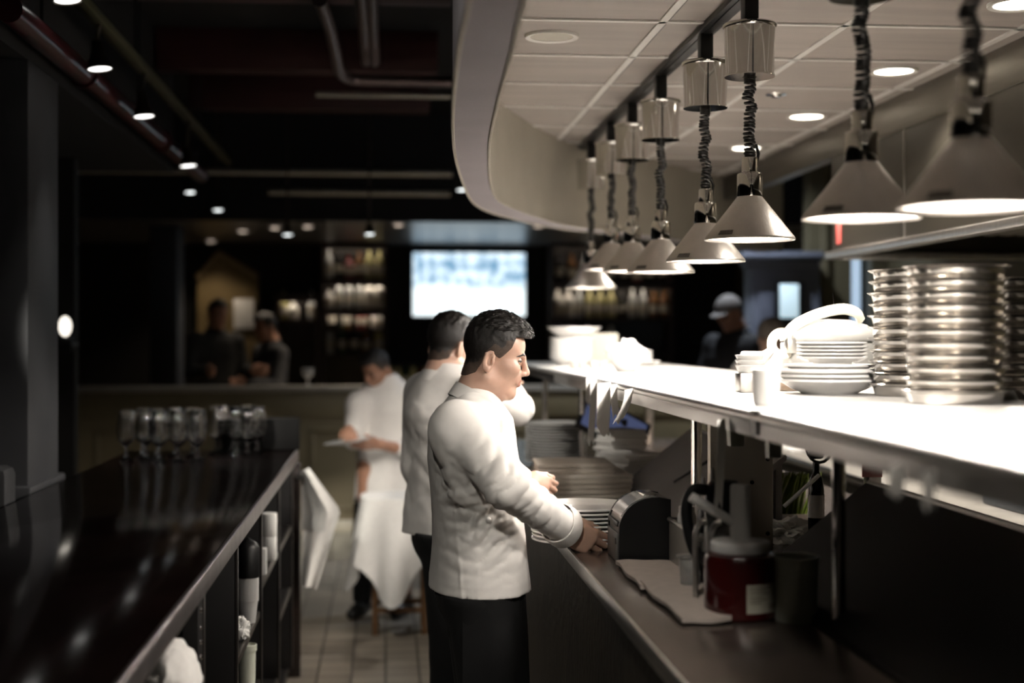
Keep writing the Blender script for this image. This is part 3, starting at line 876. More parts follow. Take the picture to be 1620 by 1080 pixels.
MB().grid(cov, thick=.004).build('paper_cover', M('grey_glossy_cover', (.32, .31, .30), .2, .2, .05), t)
MB().box((px0 - .002, Y0 + .02, CZ + .098), (px0 + .006, Y1 - .02, CZ + .112), .002).build('paper_slot', black_plastic, t)
MB().box((px0 - .002, Y0 + .012, CZ + .004), (px0 + .004, Y1 - .012, CZ + .082), .003).build('front_panel', MATS['dark_grey_plastic'], t)
MB().box((px0 - .004, Y0 + .03, CZ + .05), (px0 - .001, Y0 + .045, CZ + .066), .001).build('power_switch', black_plastic, t)
MB().box((.69, Y0 + .04, CZ + .176), (.73, Y1 - .04, CZ + .182), .002).build('top_latch', chrome, t)

# two folded towels lying on the counter in front of the printer
towel_m = M('cream_towel', (.55, .47, .42), .95, 0, .06, 40, .25, 250)
for k, (q, lab) in enumerate((([(974, 897), (1062, 896), (1118, 940), (1016, 938)], 'folded cream towel in front of the printer'), ([(1012, 934), (1110, 934), (1196, 986), (1082, 991)], 'folded cream towel under the red jar, nearest the camera'))):
    c4 = [on(x, y, CZ) for x, y in q]
    cx = sum(c4, Vector()) / 4
    rows = []
    for i in range(9):
        u = i / 8
        row = []
        for j in range(9):
            v = j / 8
            pt = c4[0].lerp(c4[1], v).lerp(c4[3].lerp(c4[2], v), u)
            zz = CZ + .012 + .002 * math.sin(9 * u + 4 * v + k)
            if i in (0, 8) or j in (0, 8): zz -= .004
            row.append((pt.x + .003 * math.sin(11 * u + k), pt.y + .008 * math.sin(9 * v + k), zz + .0125 * k * (1 - u) * .4))
        rows.append(row)
    mb = MB(); mb.grid(rows, thick=.010)
    mb.v = [Vector(v) - Vector((cx.x, cx.y, CZ)) for v in mb.v]
    o = mb.build('folded_towel', towel_m, loc=(cx.x, cx.y, CZ)); tag(o, lab, 'towel', 'folded towels on the counter')

# steel bin with squeeze bottles
bx0, bx1, by0, by1 = .745, .860, 3.33, 3.70
t = thing('utensil_bin', 'rectangular steel bin holding squeeze bottles right of the printer', 'bin', ((bx0 + bx1) / 2, (by0 + by1) / 2, CZ))
b = MB(); h = .125
for lo, hi in (((bx0, by0, CZ), (bx0 + .004, by1, CZ + h)), ((bx1 - .004, by0, CZ), (bx1, by1, CZ + h)), ((bx0, by0, CZ), (bx1, by0 + .004, CZ + h)), ((bx0, by1 - .004, CZ), (bx1, by1, CZ + h)), ((bx0, by0, CZ), (bx1, by1, CZ + .004))):
    b.box(lo, hi)
b.build('body', M('dull_grey_steel', (.34, .32, .29), .4, .7, .1), t)
b = MB()
b.tube([(bx0, by0, CZ + h), (bx1, by0, CZ + h), (bx1, by1, CZ + h), (bx0, by1, CZ + h), (bx0, by0, CZ + h)], .006, 8); b.build('rolled_rim', steel, t)


def squeeze(loc, r, h, lab, band=False, sc=1):
    t = thing('squeeze_bottle', lab, 'bottle', loc, 0, 'white squeeze bottles')
    MB().lathe([(0, 0), (r * .96, 0), (r, .006), (r, h * .66), (r * .93, h * .7), (r * .8, h * .72), (0, h * .72)], n=32).build('bottle', white_plastic, t, world=False)
    MB().lathe([(0, h * .715), (r * .86, h * .715), (r * .86, h * .79), (r * .5, h * .81), (r * .26, h * .86), (r * .12, h), (0, h)], n=28).build('nozzle_cap', white_plastic, t, world=False)
    if band: MB().lathe([(r * 1.01, h * .42), (r * 1.03, h * .43), (r * 1.03, h * .62), (r * 1.01, h * .63)], n=32).build('label_band', black_plastic, t, world=False)


squeeze((.775, 3.62, CZ + .006), .024, .205, 'white squeeze bottle nearest the printer in the steel bin')
squeeze((.825, 3.645, CZ + .006), .024, .235, 'white squeeze bottle at the back of the steel bin')
squeeze((.808, 3.47, CZ + .006), .034, .275, 'tallest white squeeze bottle in the steel bin', True)

# black lidded pitcher
pc = Vector((.782, 3.245, CZ))
t = thing('pitcher', 'clear pitcher with black lid and black loop handle, behind the red jar', 'pitcher', pc)
clear_pl = M('clear_plastic', (.8, .8, .78), .12, 0, .02, trans=.8, ior=1.25)
MB().lathe([(0, 0), (.040, 0), (.044, .004), (.046, .2), (.043, .2), (.041, .006), (0, .006)], n=36).build('jug', clear_pl, t, world=False)
MB().lathe([(0, .2), (.047, .2), (.048, .206), (.046, .235), (.04, .262), (.03, .272), (0, .274)], n=36).build('lid', black_plastic, t, world=False)
MB().tube(catmull([(-.035, 0, .25), (-.07, 0, .252), (-.088, 0, .215), (-.083, 0, .16), (-.068, 0, .11), (-.044, 0, .09)], 6), .0105, 10, flat=1.3).build('handle', black_plastic, t, world=False)

# bent steel utensil rack rods and small clear cup
t = thing('utensil_rack', 'two tall bent steel rods of a utensil rack left of the red jar', 'rack', (.70, 3.12, CZ))
for k, x in enumerate((-.012, .014)):
    MB().tube(catmull([(x, -.03 * k, .012), (x, -.03 * k, .15), (x + .003, -.03 * k, .175), (x + .012, -.03 * k, .192), (x + .024, -.03 * k, .197)], 5), .0068, 10).build('rod', steel, t, world=False)
MB().box((-.03, -.05, 0), (.04, .03, .012), .003).build('foot', steel, t, world=False)
t = thing('clear_cup', 'small clear plastic cup between towel and steel bin', 'cup', (.715, 3.30, CZ))
MB().lathe([(0, 0), (.022, 0), (.027, .085), (.034, .088), (.034, .091), (.0255, .088), (.021, .003), (0, .003)], n=28).build('cup', clear_pl, t, world=False)

# red jar with pump
jc = Vector((.764, 3.02, CZ))
t = thing('ketchup_jar', 'dark red sauce jar with white pump lid and pale label', 'sauce jar', jc)
MB().lathe([(0, 0), (.070, 0), (.078, .008), (.078, .125), (.073, .138), (.061, .143), (0, .143)], n=44).build('jar', M('dark_red_sauce', (.035, .003, .003), .2, 0, .15, coat=.5), t, world=False)
MB().lathe([(0, .143), (.062, .143), (.065, .147), (.065, .163), (.061, .167), (.03, .169), (0, .169)], n=40).build('lid', white_plastic, t, world=False)
pm = MB().lathe([(0, .169), (.021, .169), (.022, .175), (.0215, .283), (.018, .288), (0, .288)], n=28).build('pump_head', white_plastic, t, world=False)
MB().tube([(-.005, .0, .20), (-.06, -.0, .232), (-.108, -.0, .262)], [.010, .0105, .0105], 12).build('pump_spout', white_plastic, pm, world=False)
lbm = M('pale_jar_label', (.40, .38, .31), .6, 0, .06); ink = M('faded_ink', (.2, .18, .14), .7)
rows = [[(.0786 * math.cos(a), .0786 * math.sin(a), z) for a in [math.radians(-94 + 8 * k) for k in range(10)]] for z in (.022, .083)]
lo = MB().grid(rows, thick=.0006).build('label', lbm, t, world=False)
b = MB()
for k, (z, a0, a1) in enumerate(((.075, -90, -50), (.069, -90, -62), (.063, -90, -56), (.055, -90, -66), (.049, -90, -60), (.043, -90, -70), (.03, -55, -32), (.034, -55, -32), (.038, -55, -32))):
    b.grid([[(.0794 * math.cos(math.radians(a0 + (a1 - a0) * q / 5)), .0794 * math.sin(math.radians(a0 + (a1 - a0) * q / 5)), zz) for q in range(6)] for zz in (z, z + .0026)])
b.build('printed_lines', ink, lo, world=False)
oil = M('pale_broth', (.34, .34, .20), .3, 0, .05)
deli('deli_tub', 'cloudy quart tub half full of pale broth, right of the red jar', (.875, 2.98, CZ), .051, .138, oil, tub_m, False)

# behind: bottle, asparagus, cables, spatula
t = thing('dark_bottle', 'slim black bottle with white label beyond the sloping black cabinet', 'bottle', (1.225, 3.97, CZ))
MB().lathe([(0, 0), (.021, 0), (.023, .004), (.023, .17), (.018, .2), (.0095, .22), (.0095, .25), (0, .25)], n=28).build('bottle', M('black_green_glass', (.01, .012, .008), .08, 0, .1), t, world=False)
MB().lathe([(.0234, .09), (.0237, .09), (.0237, .155), (.0234, .155)], n=28, close=True).build('label', paper, t, world=False)
ab = Vector((1.335, 4.62, CZ))
t = thing('asparagus_tray', 'steel tray holding leaning green asparagus behind the ivory panel', 'tray', ab)
b = MB()
for lo, hi in (((-.09, -.05, 0), (.07, .05, .004)), ((-.09, -.05, 0), (-.086, .05, .04)), ((.066, -.05, 0), (.07, .05, .04)), ((-.09, -.05, 0), (.07, -.046, .022)), ((-.09, .046, 0), (.07, .05, .15))):
    b.box(lo, hi)
b.build('tray', steel, t, world=False)
asp = M('asparagus_green', (.16, .22, .03), .5, 0, .4, 30)
for k in range(26):
    x = -.085 + .14 * rng.random(); y = -.035 + .06 * rng.random(); tl = rng.uniform(.02, .06)
    L = rng.uniform(.12, .15)
    q = [(x, y, .008), (x + tl * .5, y + .005, L * .55), (x + tl, y + .008, L)]
    o = MB().tube(catmull(q, 3) + [Vector((x + tl * 1.08, y + .008, L + .012))], [.0045] * 6 + [.005, .001], 7).build('asparagus_spear', asp, loc=ab)
    tag(o, 'green asparagus spear in the packed bunch of the steel tray', 'asparagus', 'asparagus spears in the steel tray')
t = thing('cable_coil', 'coil of black cables hanging under the pass shelf', 'cable', (1.19, 3.86, SZ - .03))
for k in range(4):
    r = .022 + .006 * k
    MB().tube([(.005 * k + r * math.sin(a), .004 * k, -.085 - .01 * k + r * 1.4 * math.cos(a)) for a in [2 * PI * q / 20 for q in range(21)]], .0045, 7).build('loop', black_rubber, t, world=False)
MB().tube([(-.03, 0, 0), (-.02, 0, -.05), (.0, 0, -.07), (.012, 0, -.05), (.015, 0, 0)], .0045, 7).build('lead', black_rubber, t, world=False)
MB().box((-.02, -.01, -.16), (.024, .02, -.095), .01).build('plug_block', black_plastic, t, world=False)
o = MB().tube([(1.10, 3.86, CZ + .135), (1.2, 3.86, CZ + .222)], .0105, 10, flat=.5).build('spatula', white_plastic); tag(o, 'pale spatula handle leaning diagonally beside the ivory panel', 'spatula')
o = blob(0, .055, 31, .5, (1.3, .8, .7)).build('crumpled_paper', paper, loc=(1.175, 4.1, CZ)); tag(o, 'crumpled white paper on the counter under the asparagus', 'paper')
o = MB().box((-.03, -.001, 0), (.03, .001, .05)).build('pink_slip', M('pink_paper', (.75, .38, .36), .8), loc=(1.40, 4.0, CZ + .2)); tag(o, 'pink paper slip behind the near chrome post', 'paper')
o['label'] = 'pink paper slip beside the chrome post'

# tilted touch screen with blue glow
t = thing('touch_screen', 'tilted touch screen glowing blue behind the hanging tickets', 'screen', (1.15, 6.5, CZ))
R = Matrix.Rotation(math.radians(28), 3, 'Y') @ Matrix.Rotation(math.radians(-40), 3, 'X')
mb = MB(); mb.box((-.17, -.012, -.11), (.17, .012, .11), .006, mat=R); mb.v = [Vector(v) + Vector((-.10, .02, .19)) for v in mb.v]
o = mb.build('housing', black_plastic, t, world=False)
mb = MB(); mb.box((-.15, -.0135, -.09), (.15, -.0115, .09), mat=R); mb.v = [Vector(v) + Vector((-.10, .02, .19)) for v in mb.v]
mb.build('display', M('blue_lit_display', (.04, .05, .1), .3, 0, .3, 5, emit=(.16, .2, .40), estr=.32), t, world=False)
MB().cyl((-.05, .04, 0), (-.05, .04, .22), .02).build('stand', black_plastic, t, world=False)
MB().box((-.13, -.03, 0), (.03, .12, .015), .005).build('foot', black_plastic, t, world=False)
t = thing('condiment_tray', 'cream tray of small brown pots behind the napkin piles', 'tray', (1.45, 6.3, CZ))
MB().box((-.14, -.08, 0), (.14, .08, .07), .01).build('tray', M('cream_tray', (.5, .44, .34), .6), t, world=False)
for k in range(4): MB().lathe([(0, .07), (.025, .07), (.028, .12), (0, .12)], n=18).build('pot', M('brown_pot', (.12, .08, .05), .5), t, world=False).location = (-.09 + .06 * k, 0, 0)

# ------------------------------------------------------------------ cook line beyond the pass
ck = thing('cook_line_counter', 'steel cook line counter behind the pass, seen under the shelf', 'counter', (2.35, 4.5, 0))
MB().box((2.03, 1.2, 1.0), (2.7, 8.2, 1.04), .004).build('worktop', MATS['dull_grey_steel'], ck)
MB().cyl((2.02, 1.2, 1.03), (2.02, 8.2, 1.03), .014).build('rail', chrome, ck)
MB().box((2.07, 1.25, .05), (2.68, 8.15, 1.0)).build('cabinet', M('dull_dark_steel', (.14, .13, .11), .5, .7, .2), ck)
o = MB().box((-.2, -.35, 0), (.2, .35, .02), .006).build('lit_table_board', white_plastic, loc=(2.3, 7.6, 1.04)); tag(o, 'white board standing in for a brightly lit tabletop on the cook line counter', 'board')  # white colour stands in for strong light on a kitchen tabletop
o = MB().box((-.09, -.2, 0), (.09, .2, .06), .01).build('blue_grey_case', M('blue_grey_plastic', (.05, .06, .07), .5), loc=(2.25, 4.8, 1.04)); tag(o, 'blue grey case on the cook line counter at right', 'case')

# exhaust hood
hd = thing('exhaust_hood', 'dark stainless exhaust hood over the cook line, upper right', 'hood', (2.4, 4, 2.0))
hood_m = M('dark_stainless_hood', (.075, .066, .052), .42, .9, .12, 4, .03, 40, stretch=(1, .3, 2))
HY = 6.45
b = MB(); b.box((2.06, .4, 2.03), (2.075, HY, 2.47)); b.box((2.06, HY - .015, 2.03), (3.58, HY, 2.47)); b.build('face', hood_m, hd)
for y in (1.6, 2.9, 4.2, 5.5):
    MB().box((2.054, y, 2.03), (2.06, y + .006, 2.47)).build('seam', steel, hd)
MB().box((2.03, .4, 2.0), (2.09, HY, 2.035), .006).build('lip', steel, hd)
MB().box((2.09, HY - .06, 2.0), (3.58, HY, 2.035), .006).build('lip', steel, hd)
for k in range(4):
    y = .9 + 1.35 * k
    mb = MB(); mb.box((2.2, y, 2.1), (3.2, y + 1.2, 2.13)); 
    for q in range(12): mb.box((2.25 + .078 * q, y + .05, 2.09), (2.29 + .078 * q, y + 1.15, 2.102))
    mb.build('filter', M('hood_filter', (.3, .28, .24), .4, .9), hd)
stk = tag(MB().box((-.03, -.002, -.055), (.03, .002, .055), .001).build('warning_sticker', M('red_sticker', (.45, .08, .07), .6, 0, .15), loc=(2.13, HY + .004 if False else HY - .018, 2.13)), 'small red notice stuck on the far end of the exhaust hood', 'sticker')
stk.location = (2.058, HY - .12, 2.12); stk.rotation_euler = (0, 0, PI / 2)
o = MB().box((-.05, -.0, 0), (.05, .02, .6)).build('lit_opening', M('cool_daylit_gap', (.5, .6, .7), .5, emit=(.5, .66, .85), estr=.9), loc=(3.405, 10.12, 1.72)); tag(o, 'narrow pale blue lit gap in the olive wall', 'window')

# cupboard, bluish light put into its base colour, with framed lit picture
hx0, hx1, hy = 2.53, 3.02, 9.8
bl = M('blue_light_tint', (.17, .185, .235), .45, 0, .1, 3)
t = thing('painted_hutch', 'tall slate blue cupboard with cornice at the far kitchen end', 'cupboard', ((hx0 + hx1) / 2, hy, 0))
MB().box((hx0, hy - .1, 0), (hx1, hy + .1, 2.14), .006).build('carcass', bl, t)
b = MB()
for k, (e, z0, z1) in enumerate(((.02, 2.12, 2.15), (.04, 2.15, 2.18), (.07, 2.18, 2.215), (.05, 2.215, 2.23))): b.box((hx0 - e, hy - .1 - e, z0), (hx1 + e * .2, hy + .1, z1), .008)
b.build('cornice', bl, t)
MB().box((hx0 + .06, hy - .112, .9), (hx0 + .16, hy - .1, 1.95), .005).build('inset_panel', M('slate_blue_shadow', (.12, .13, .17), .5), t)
t = thing('picture_frame', 'dark framed picture glowing pale blue on the slate blue cupboard', 'picture', (2.78, hy - .11, 1.5))
MB().box((-.085, -.02, .05), (.125, 0, .52), .006).build('frame', black_plastic, t, world=False)
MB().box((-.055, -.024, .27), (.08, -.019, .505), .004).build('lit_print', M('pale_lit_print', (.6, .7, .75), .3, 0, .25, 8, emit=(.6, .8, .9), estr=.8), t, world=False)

# ================================================================== back bar
TY = 14.4
a, c = at(653, 400, Y=TY), at(830, 500, Y=TY)
t = thing('television', 'large lit television on the wall above the back bar', 'television', ((a.x + c.x) / 2, TY, c.z))
MB().box((a.x - .02, TY - .06, c.z - .02), (c.x + .02, TY + .04, a.z + .02), .012).build('housing', black_plastic, t)
scr = bpy.data.materials.new('television_picture'); scr.use_nodes = True
nt = scr.node_tree; bs = nt.nodes['Principled BSDF']; tc = nt.nodes.new('ShaderNodeTexCoord')
sp = nt.nodes.new('ShaderNodeSeparateXYZ'); nt.links.new(tc.outputs['Generated'], sp.inputs['Vector'])
nz = nt.nodes.new('ShaderNodeTexNoise'); nz.inputs['Scale'].default_value = 7; nz.inputs['Detail'].default_value = 3
mp = nt.nodes.new('ShaderNodeMapping'); mp.inputs['Scale'].default_value = (1.5, 1, .8)
nt.links.new(tc.outputs['Generated'], mp.inputs['Vector']); nt.links.new(mp.outputs['Vector'], nz.inputs['Vector'])
cr = nt.nodes.new('ShaderNodeValToRGB')
cr.color_ramp.elements[0].position = .36; cr.color_ramp.elements[0].color = (.12, .26, .40, 1)
cr.color_ramp.elements[1].position = .62; cr.color_ramp.elements[1].color = (.72, .86, .95, 1)
nt.links.new(nz.outputs['Fac'], cr.inputs['Fac'])
c2 = nt.nodes.new('ShaderNodeValToRGB')
c2.color_ramp.elements[0].position = .38; c2.color_ramp.elements[0].color = (1, 1, 1, 1); c2.color_ramp.elements[1].position = .52; c2.color_ramp.elements[1].color = (0, 0, 0, 1)
nt.links.new(sp.outputs['Z'], c2.inputs['Fac'])
mx = nt.nodes.new('ShaderNodeMixRGB'); mx.inputs['Color2'].default_value = (.86, .97, .99, 1)
nt.links.new(c2.outputs['Color'], mx.inputs['Fac']); nt.links.new(cr.outputs['Color'], mx.inputs['Color1'])
nt.links.new(mx.outputs['Color'], bs.inputs['Emission Color']); bs.inputs['Emission Strength'].default_value = 1.5
bs.inputs['Base Color'].default_value = (.01, .01, .01, 1); bs.inputs['Roughness'].default_value = .2
MB().box((a.x, TY - .066, c.z), (c.x, TY - .061, a.z)).build('display', scr, t)

shelf_wood = M('back_bar_walnut', (.035, .022, .016), .4, 0, .3, 5)
bot_mats = [M('amber_spirit', (.16, .07, .02), .08, 0, .2), M('clear_spirit', (.55, .56, .54), .1, 0, .05), M('green_glass', (.03, .07, .03), .08, 0, .2), M('dark_glass', (.012, .01, .009), .08),
            M('pale_gold_spirit', (.50, .46, .22), .12, 0, .1), M('ivory_bottle', (.72, .70, .64), .3, 0, .05), M('rose_spirit', (.25, .06, .06), .1)]
cap_b = M('bottle_cap_black', (.01, .01, .01), .4); lab_b = M('bottle_label_cream', (.6, .56, .46), .7)
BOT = {}


def bottle(kind, loc, label, group):
    if kind not in BOT:
        t = thing('spirit_bottle', '', 'bottle', (0, 0, 0))
        h, r, m = {'tall': (.31, .038, 1), 'amber': (.29, .042, 0), 'green': (.31, .037, 2), 'ivory': (.30, .06, 5), 'gold': (.3, .045, 4), 'dark': (.31, .038, 3), 'rose': (.24, .05, 6), 'squat': (.2, .055, 5)}[kind]
        MB().lathe([(0, 0), (r * .95, 0), (r, .006), (r, h * .58), (r * .85, h * .66), (r * .36, h * .76), (r * .33, h * .95), (0, h * .95)], n=20).build('bottle', bot_mats[m], t, world=False)
        MB().lathe([(0, h * .93), (r * .4, h * .93), (r * .4, h), (0, h)], n=16).build('cap', cap_b, t, world=False)
        MB().lathe([(r * 1.01, h * .18), (r * 1.03, h * .18), (r * 1.03, h * .45), (r * 1.01, h * .45)], n=20, close=True).build('label', lab_b, t, world=False)
        BOT[kind] = t; t.location = loc; o = t
    else: o = dup(BOT[kind], loc)
    o['label'] = label; o['group'] = group; return o


strip_m = M('added_shelf_strip', (1, .9, .8), .4, emit=(1, .86, .7), estr=14)  # glowing strips added to brighten the bottles


def shelving(name, px0, px1, ptop, pbot, levels, label, Y=14.05, dep=.32):
    A, B = at(px0, ptop, Y=Y), at(px1, pbot, Y=Y)
    t = thing(name, label, 'shelving', ((A.x + B.x) / 2, Y, 0))
    b = MB(); b.box((A.x - .03, Y, 0), (A.x, Y + dep, A.z)); b.build('side_panel', shelf_wood, t)
    b = MB(); b.box((B.x, Y, 0), (B.x + .03, Y + dep, A.z)); b.build('side_panel', shelf_wood, t)
    MB().box((A.x - .03, Y, A.z), (B.x + .03, Y + dep, A.z + .03)).build('top', shelf_wood, t)
    MB().box((A.x, Y + dep - .02, 0), (B.x, Y + dep, A.z)).build('back_panel', M('back_bar_mirror', (.05, .045, .04), .25, .6), t)
    out = []
    for py in levels:
        z = at(px0, py, Y=Y).z
        so = MB().box((A.x, Y, z - .025), (B.x, Y + dep - .02, z)).build('shelf', shelf_wood, t); out.append(z)
        zu = (A.z if len(out) == 1 else out[-2] - .025)
        if py < 525:
            MB().box((A.x + .02, Y + .035, zu - .008), (B.x - .02, Y + .06, zu)).build('added_light_strip', strip_m, so)
            MB().box((A.x, Y + .0, zu - .05), (B.x, Y + .015, zu)).build('added_valance', shelf_wood, so)  # front lip added to hide the added strip
    return A.x, B.x, out


x0, x1, zs = shelving('back_bar_shelves', 512, 608, 386, 600, (440, 488, 520, 560), 'dark bottle shelves left of the television')
nm = ['first', 'second', 'third', 'fourth', 'fifth', 'sixth', 'seventh', 'eighth', 'ninth', 'tenth', 'eleventh', 'twelfth']


def row(xa, xb, Y, z, kinds, where, rowname, dz=0):
    n_ = len(kinds)
    for k, kd in enumerate(kinds):
        if kd is None: continue
        desc = {'tall': 'clear', 'amber': 'amber', 'green': 'green', 'ivory': 'white', 'gold': 'pale gold', 'dark': 'dark', 'rose': 'reddish', 'squat': 'squat white'}[kd]
        bottle(kd, (xa + (xb - xa) * (k + .5) / n_, Y, z), '%s bottle, %s from the left on %s' % (desc, nm[k], where), rowname)


row(x0, x1, 14.15, zs[0], ['tall', 'dark', 'rose', 'amber', 'gold', 'gold'], 'the top shelf left of the television', 'top shelf bottles left of the television')
row(x0, x1, 14.15, zs[1], ['squat', 'tall', 'tall', 'tall', 'ivory', 'ivory'], 'the middle shelf left of the television', 'middle shelf bottles left of the television')
row(x0, x1, 14.15, zs[2], ['dark', 'amber', 'rose', 'squat'], 'the lower shelf left of the television', 'lower shelf bottles left of the television')
row(x0, x1, 14.15, zs[3], ['tall', 'green', 'dark', 'amber', 'gold'], 'the bottom shelf left of the television', 'bottom shelf bottles left of the television')
x0, x1, zs = shelving('back_bar_shelves', 876, 1062, 384, 600, (445, 502, 560), 'dark bottle shelves right of the television')
row(x0, x1, 14.15, zs[0], ['dark', 'amber', 'tall', 'dark', 'green', 'dark', 'rose', 'dark', 'dark'], 'the top shelf right of the television', 'top shelf bottles right of the television')
row(x0, x1, 14.15, zs[1], ['ivory', 'ivory', 'tall', 'gold', 'gold', 'gold', 'dark', 'tall', 'tall', 'amber', 'amber'], 'the middle shelf right of the television', 'middle shelf bottles right of the television')
row(x0, x1, 14.15, zs[2], ['squat', 'tall', 'ivory', None, None], 'the lower shelf right of the television', 'lower shelf bottles right of the television')
x0, x1, zs = shelving('back_bar_shelves', 440, 500, 470, 600, (506,), 'low dark shelf left of the bottle shelves')
row(x0, x1, 14.15, zs[0], ['gold', 'squat', None, 'tall'], 'the low shelf farthest left', 'low shelf bottles farthest left')
# back bar counter with bottles and fruit under the television
bb = thing('back_bar_counter', 'dark back bar counter under the television', 'counter', (.2, 13.6, 0))
MB().box((-1.6, 13.3, 1.02), (2.6, 13.95, 1.07), .006).build('worktop', shelf_wood, bb)
MB().box((-1.55, 13.35, 0), (2.55, 13.9, 1.02)).build('cabinet', cabinet_black, bb)
row(at(615, 580, Y=13.6).x, at(690, 580, Y=13.6).x, 13.6, 1.07, ['gold', 'amber', 'green', 'gold', 'rose', 'gold', 'tall'], 'the back bar under the television', 'bottles on the back bar counter')
row(at(612, 580, Y=13.6).x, at(672, 580, Y=13.6).x, 13.42, 1.07, ['gold', 'gold', 'squat', 'gold', 'amber'], 'the front edge of the back bar', 'front bottles on the back bar counter')
downlight(2.2, 9.35, 3.395, .08, 1, 'added unseen ceiling downlight beyond the bulkhead above the slate blue cupboard', 'kitchen ceiling downlights')
lamp('cupboard_fill_light', 'SPOT', (2.2, 9.35, 3.36), 170, (.82, .9, 1), .07, math.radians(120), .5)  # fill light with an unseen fixture, added to brighten the cupboard end
# small goblet on the partition
o = MB().lathe([(0, 0), (.03, 0), (.03, .004), (.006, .012), (.006, .05), (.04, .08), (.045, .13), (.042, .13), (.035, .085), (0, .06)], n=24).build('cup', china, loc=(at(487, 600, Y=PY + .06).x, PY + .06, 1.275)); tag(o, 'small white footed cup on the partition rail', 'cup')
# lit ochre niche with white card
t = thing('wall_panel', 'ochre painted gabled wall panel behind the seated guests', 'panel', (-1.6, 14.3, 0))
A, B = at(312, 440, Y=14.3), at(408, 400, Y=14.3); mid = at(346, 402, Y=14.3)
ochre = M('ochre_paint', (.17, .12, .05), .6, 0, .15, 3)
MB().prism([(A.x, .0), (B.x, .0), (B.x, A.z + .02), (mid.x, B.z), (A.x, A.z)], 14.3, 14.42, axis='y').build('panel', ochre, t)
b = MB(); b.tube([(A.x, 14.29, A.z), (mid.x, 14.29, B.z), (B.x, 14.29, A.z + .02)], .03, 6); b.build('moulding', M('ochre_moulding', (.26, .19, .1), .5), t)
c = at(386, 520, Y=14.27)
o = MB().box((-.1, -.01, 0), (.1, .01, .3), .003).build('notice_card', paper, loc=(c.x, 14.27, c.z)); tag(o, 'pale notice card on the ochre panel', 'card')
# wall sconce by the grey pillar
c = at(103, 516, Y=8.0)
t = thing('wall_sconce', 'glowing oval wall sconce beside the grey pillar', 'sconce', c)
MB().sphere((0, 0, 0), .042, sc=(.85, .6, 1.35)).build('globe', M('lit_sconce_globe', (1, .95, .85), .4, emit=(1, .92, .8), estr=1.6), t, world=False)
MB().box((-.03, .02, -.14), (.03, .05, -.05), .006).build('bracket', black_plastic, t, world=False)
MB().cyl((0, .04, -.1), (0, .3, -.1), .012).build('arm', black_plastic, t, world=False)
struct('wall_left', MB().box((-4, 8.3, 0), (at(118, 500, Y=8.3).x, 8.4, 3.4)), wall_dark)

# ------------------------------------------------------------------ soffit lights over the bar
far_glow = M('lit_bar_downlight', (1, .9, .8), .4, emit=(1, .82, .68), estr=3.2)
bl_spots = [(279, 375, 'leftmost recessed bar light in the dropped ceiling'), (334, 381, 'second recessed bar light, lower than its neighbours'), (384, 365, 'third recessed bar light from the left'),
            (435, 360, 'recessed bar light right of the third one'), (487, 358, 'recessed bar light above the bottle shelves left end'),
            (630, 355, 'recessed bar light left of the television'), (851, 357, 'recessed bar light right of the television')]
for px, py, lab in bl_spots:
    p = at(px, py, Z=2.56)
    if p.y > 14.2: p = at(px, py, Y=14.2)
    downlight(p.x, min(p.y, 14.2), 2.553, .05, 1, lab, 'recessed lights over the bar', far_glow)
    lamp('bar_light', 'SPOT', (p.x, min(p.y, 14.2), 2.53), 140 if px == 630 else 12, (1, .82, .62), .05, math.radians(110), .6)

# ------------------------------------------------------------------ track lights, pipes, conduits
head_m = M('bronze_lamp_head', (.05, .042, .03), .35, .8, .1)
spot_glow = M('lit_spot_face', (1, 1, 1), .3, emit=(.95, 1, 1), estr=3)
near_glow = M('lit_near_spot_face', (1, 1, 1), .3, emit=(1, .98, .94), estr=3)
tr = thing('track_rail', 'olive lighting rail along the dark ceiling at upper left', 'light track', (-1.1, 6.5, 2.85))
MB().box((-1.12, .8, 2.85), (-1.08, 10.2, 2.885), .004).build('rail', M('olive_rail', (.10, .095, .05), .4, .4), tr)
MB().box((-1.16, .8, 2.88), (-1.15, 10.2, 2.89)).build('feed_strip', M('olive_feed', (.07, .065, .035), .4, .4), tr)
for y in (1.9, 4.2, 6.4, 8.6): MB().cyl((-1.1, y, 2.885), (-1.1, y, 3.4), .006).build('hanger', black_plastic, tr)


def head(x, y, z, r, ztop, lab, e=14, aim=(.35, -.1), laim=None, cone=70, glow=None):
    t = thing('track_spotlight', lab, 'spotlight', (x, y, z), 0, 'track spotlights')
    R = Matrix.Rotation(-aim[0], 3, 'Y') @ Matrix.Rotation(aim[1], 3, 'X')
    MB().lathe([(0, .115), (r * .38, .112), (r * .45, .08), (r * .62, .05), (r * .98, .012), (r, 0), (r * .94, 0), (r * .9, .012), (0, .02)], n=28, mat=R).build('shade', head_m, t, world=False)
    MB().lathe([(0, .004), (r * .88, .004), (r * .8, .014), (0, .016)], n=24, mat=R).build('lamp_face', glow or spot_glow, t, world=False)
    q = R @ Vector((0, 0, .105))
    MB().tube([q, (q.x * .6, q.y, .15), (0, 0, max(.16, ztop - z))], .008, 8).build('stem', head_m, t, world=False)
    d = R @ Vector((0, 0, -1))
    lamp('spot_light', 'SPOT', (x + d.x * .02, y + d.y * .02, z - .02), e, (1, .95, .85), .04, math.radians(cone), .5, rot=((laim or aim)[1], -(laim or aim)[0], 0))


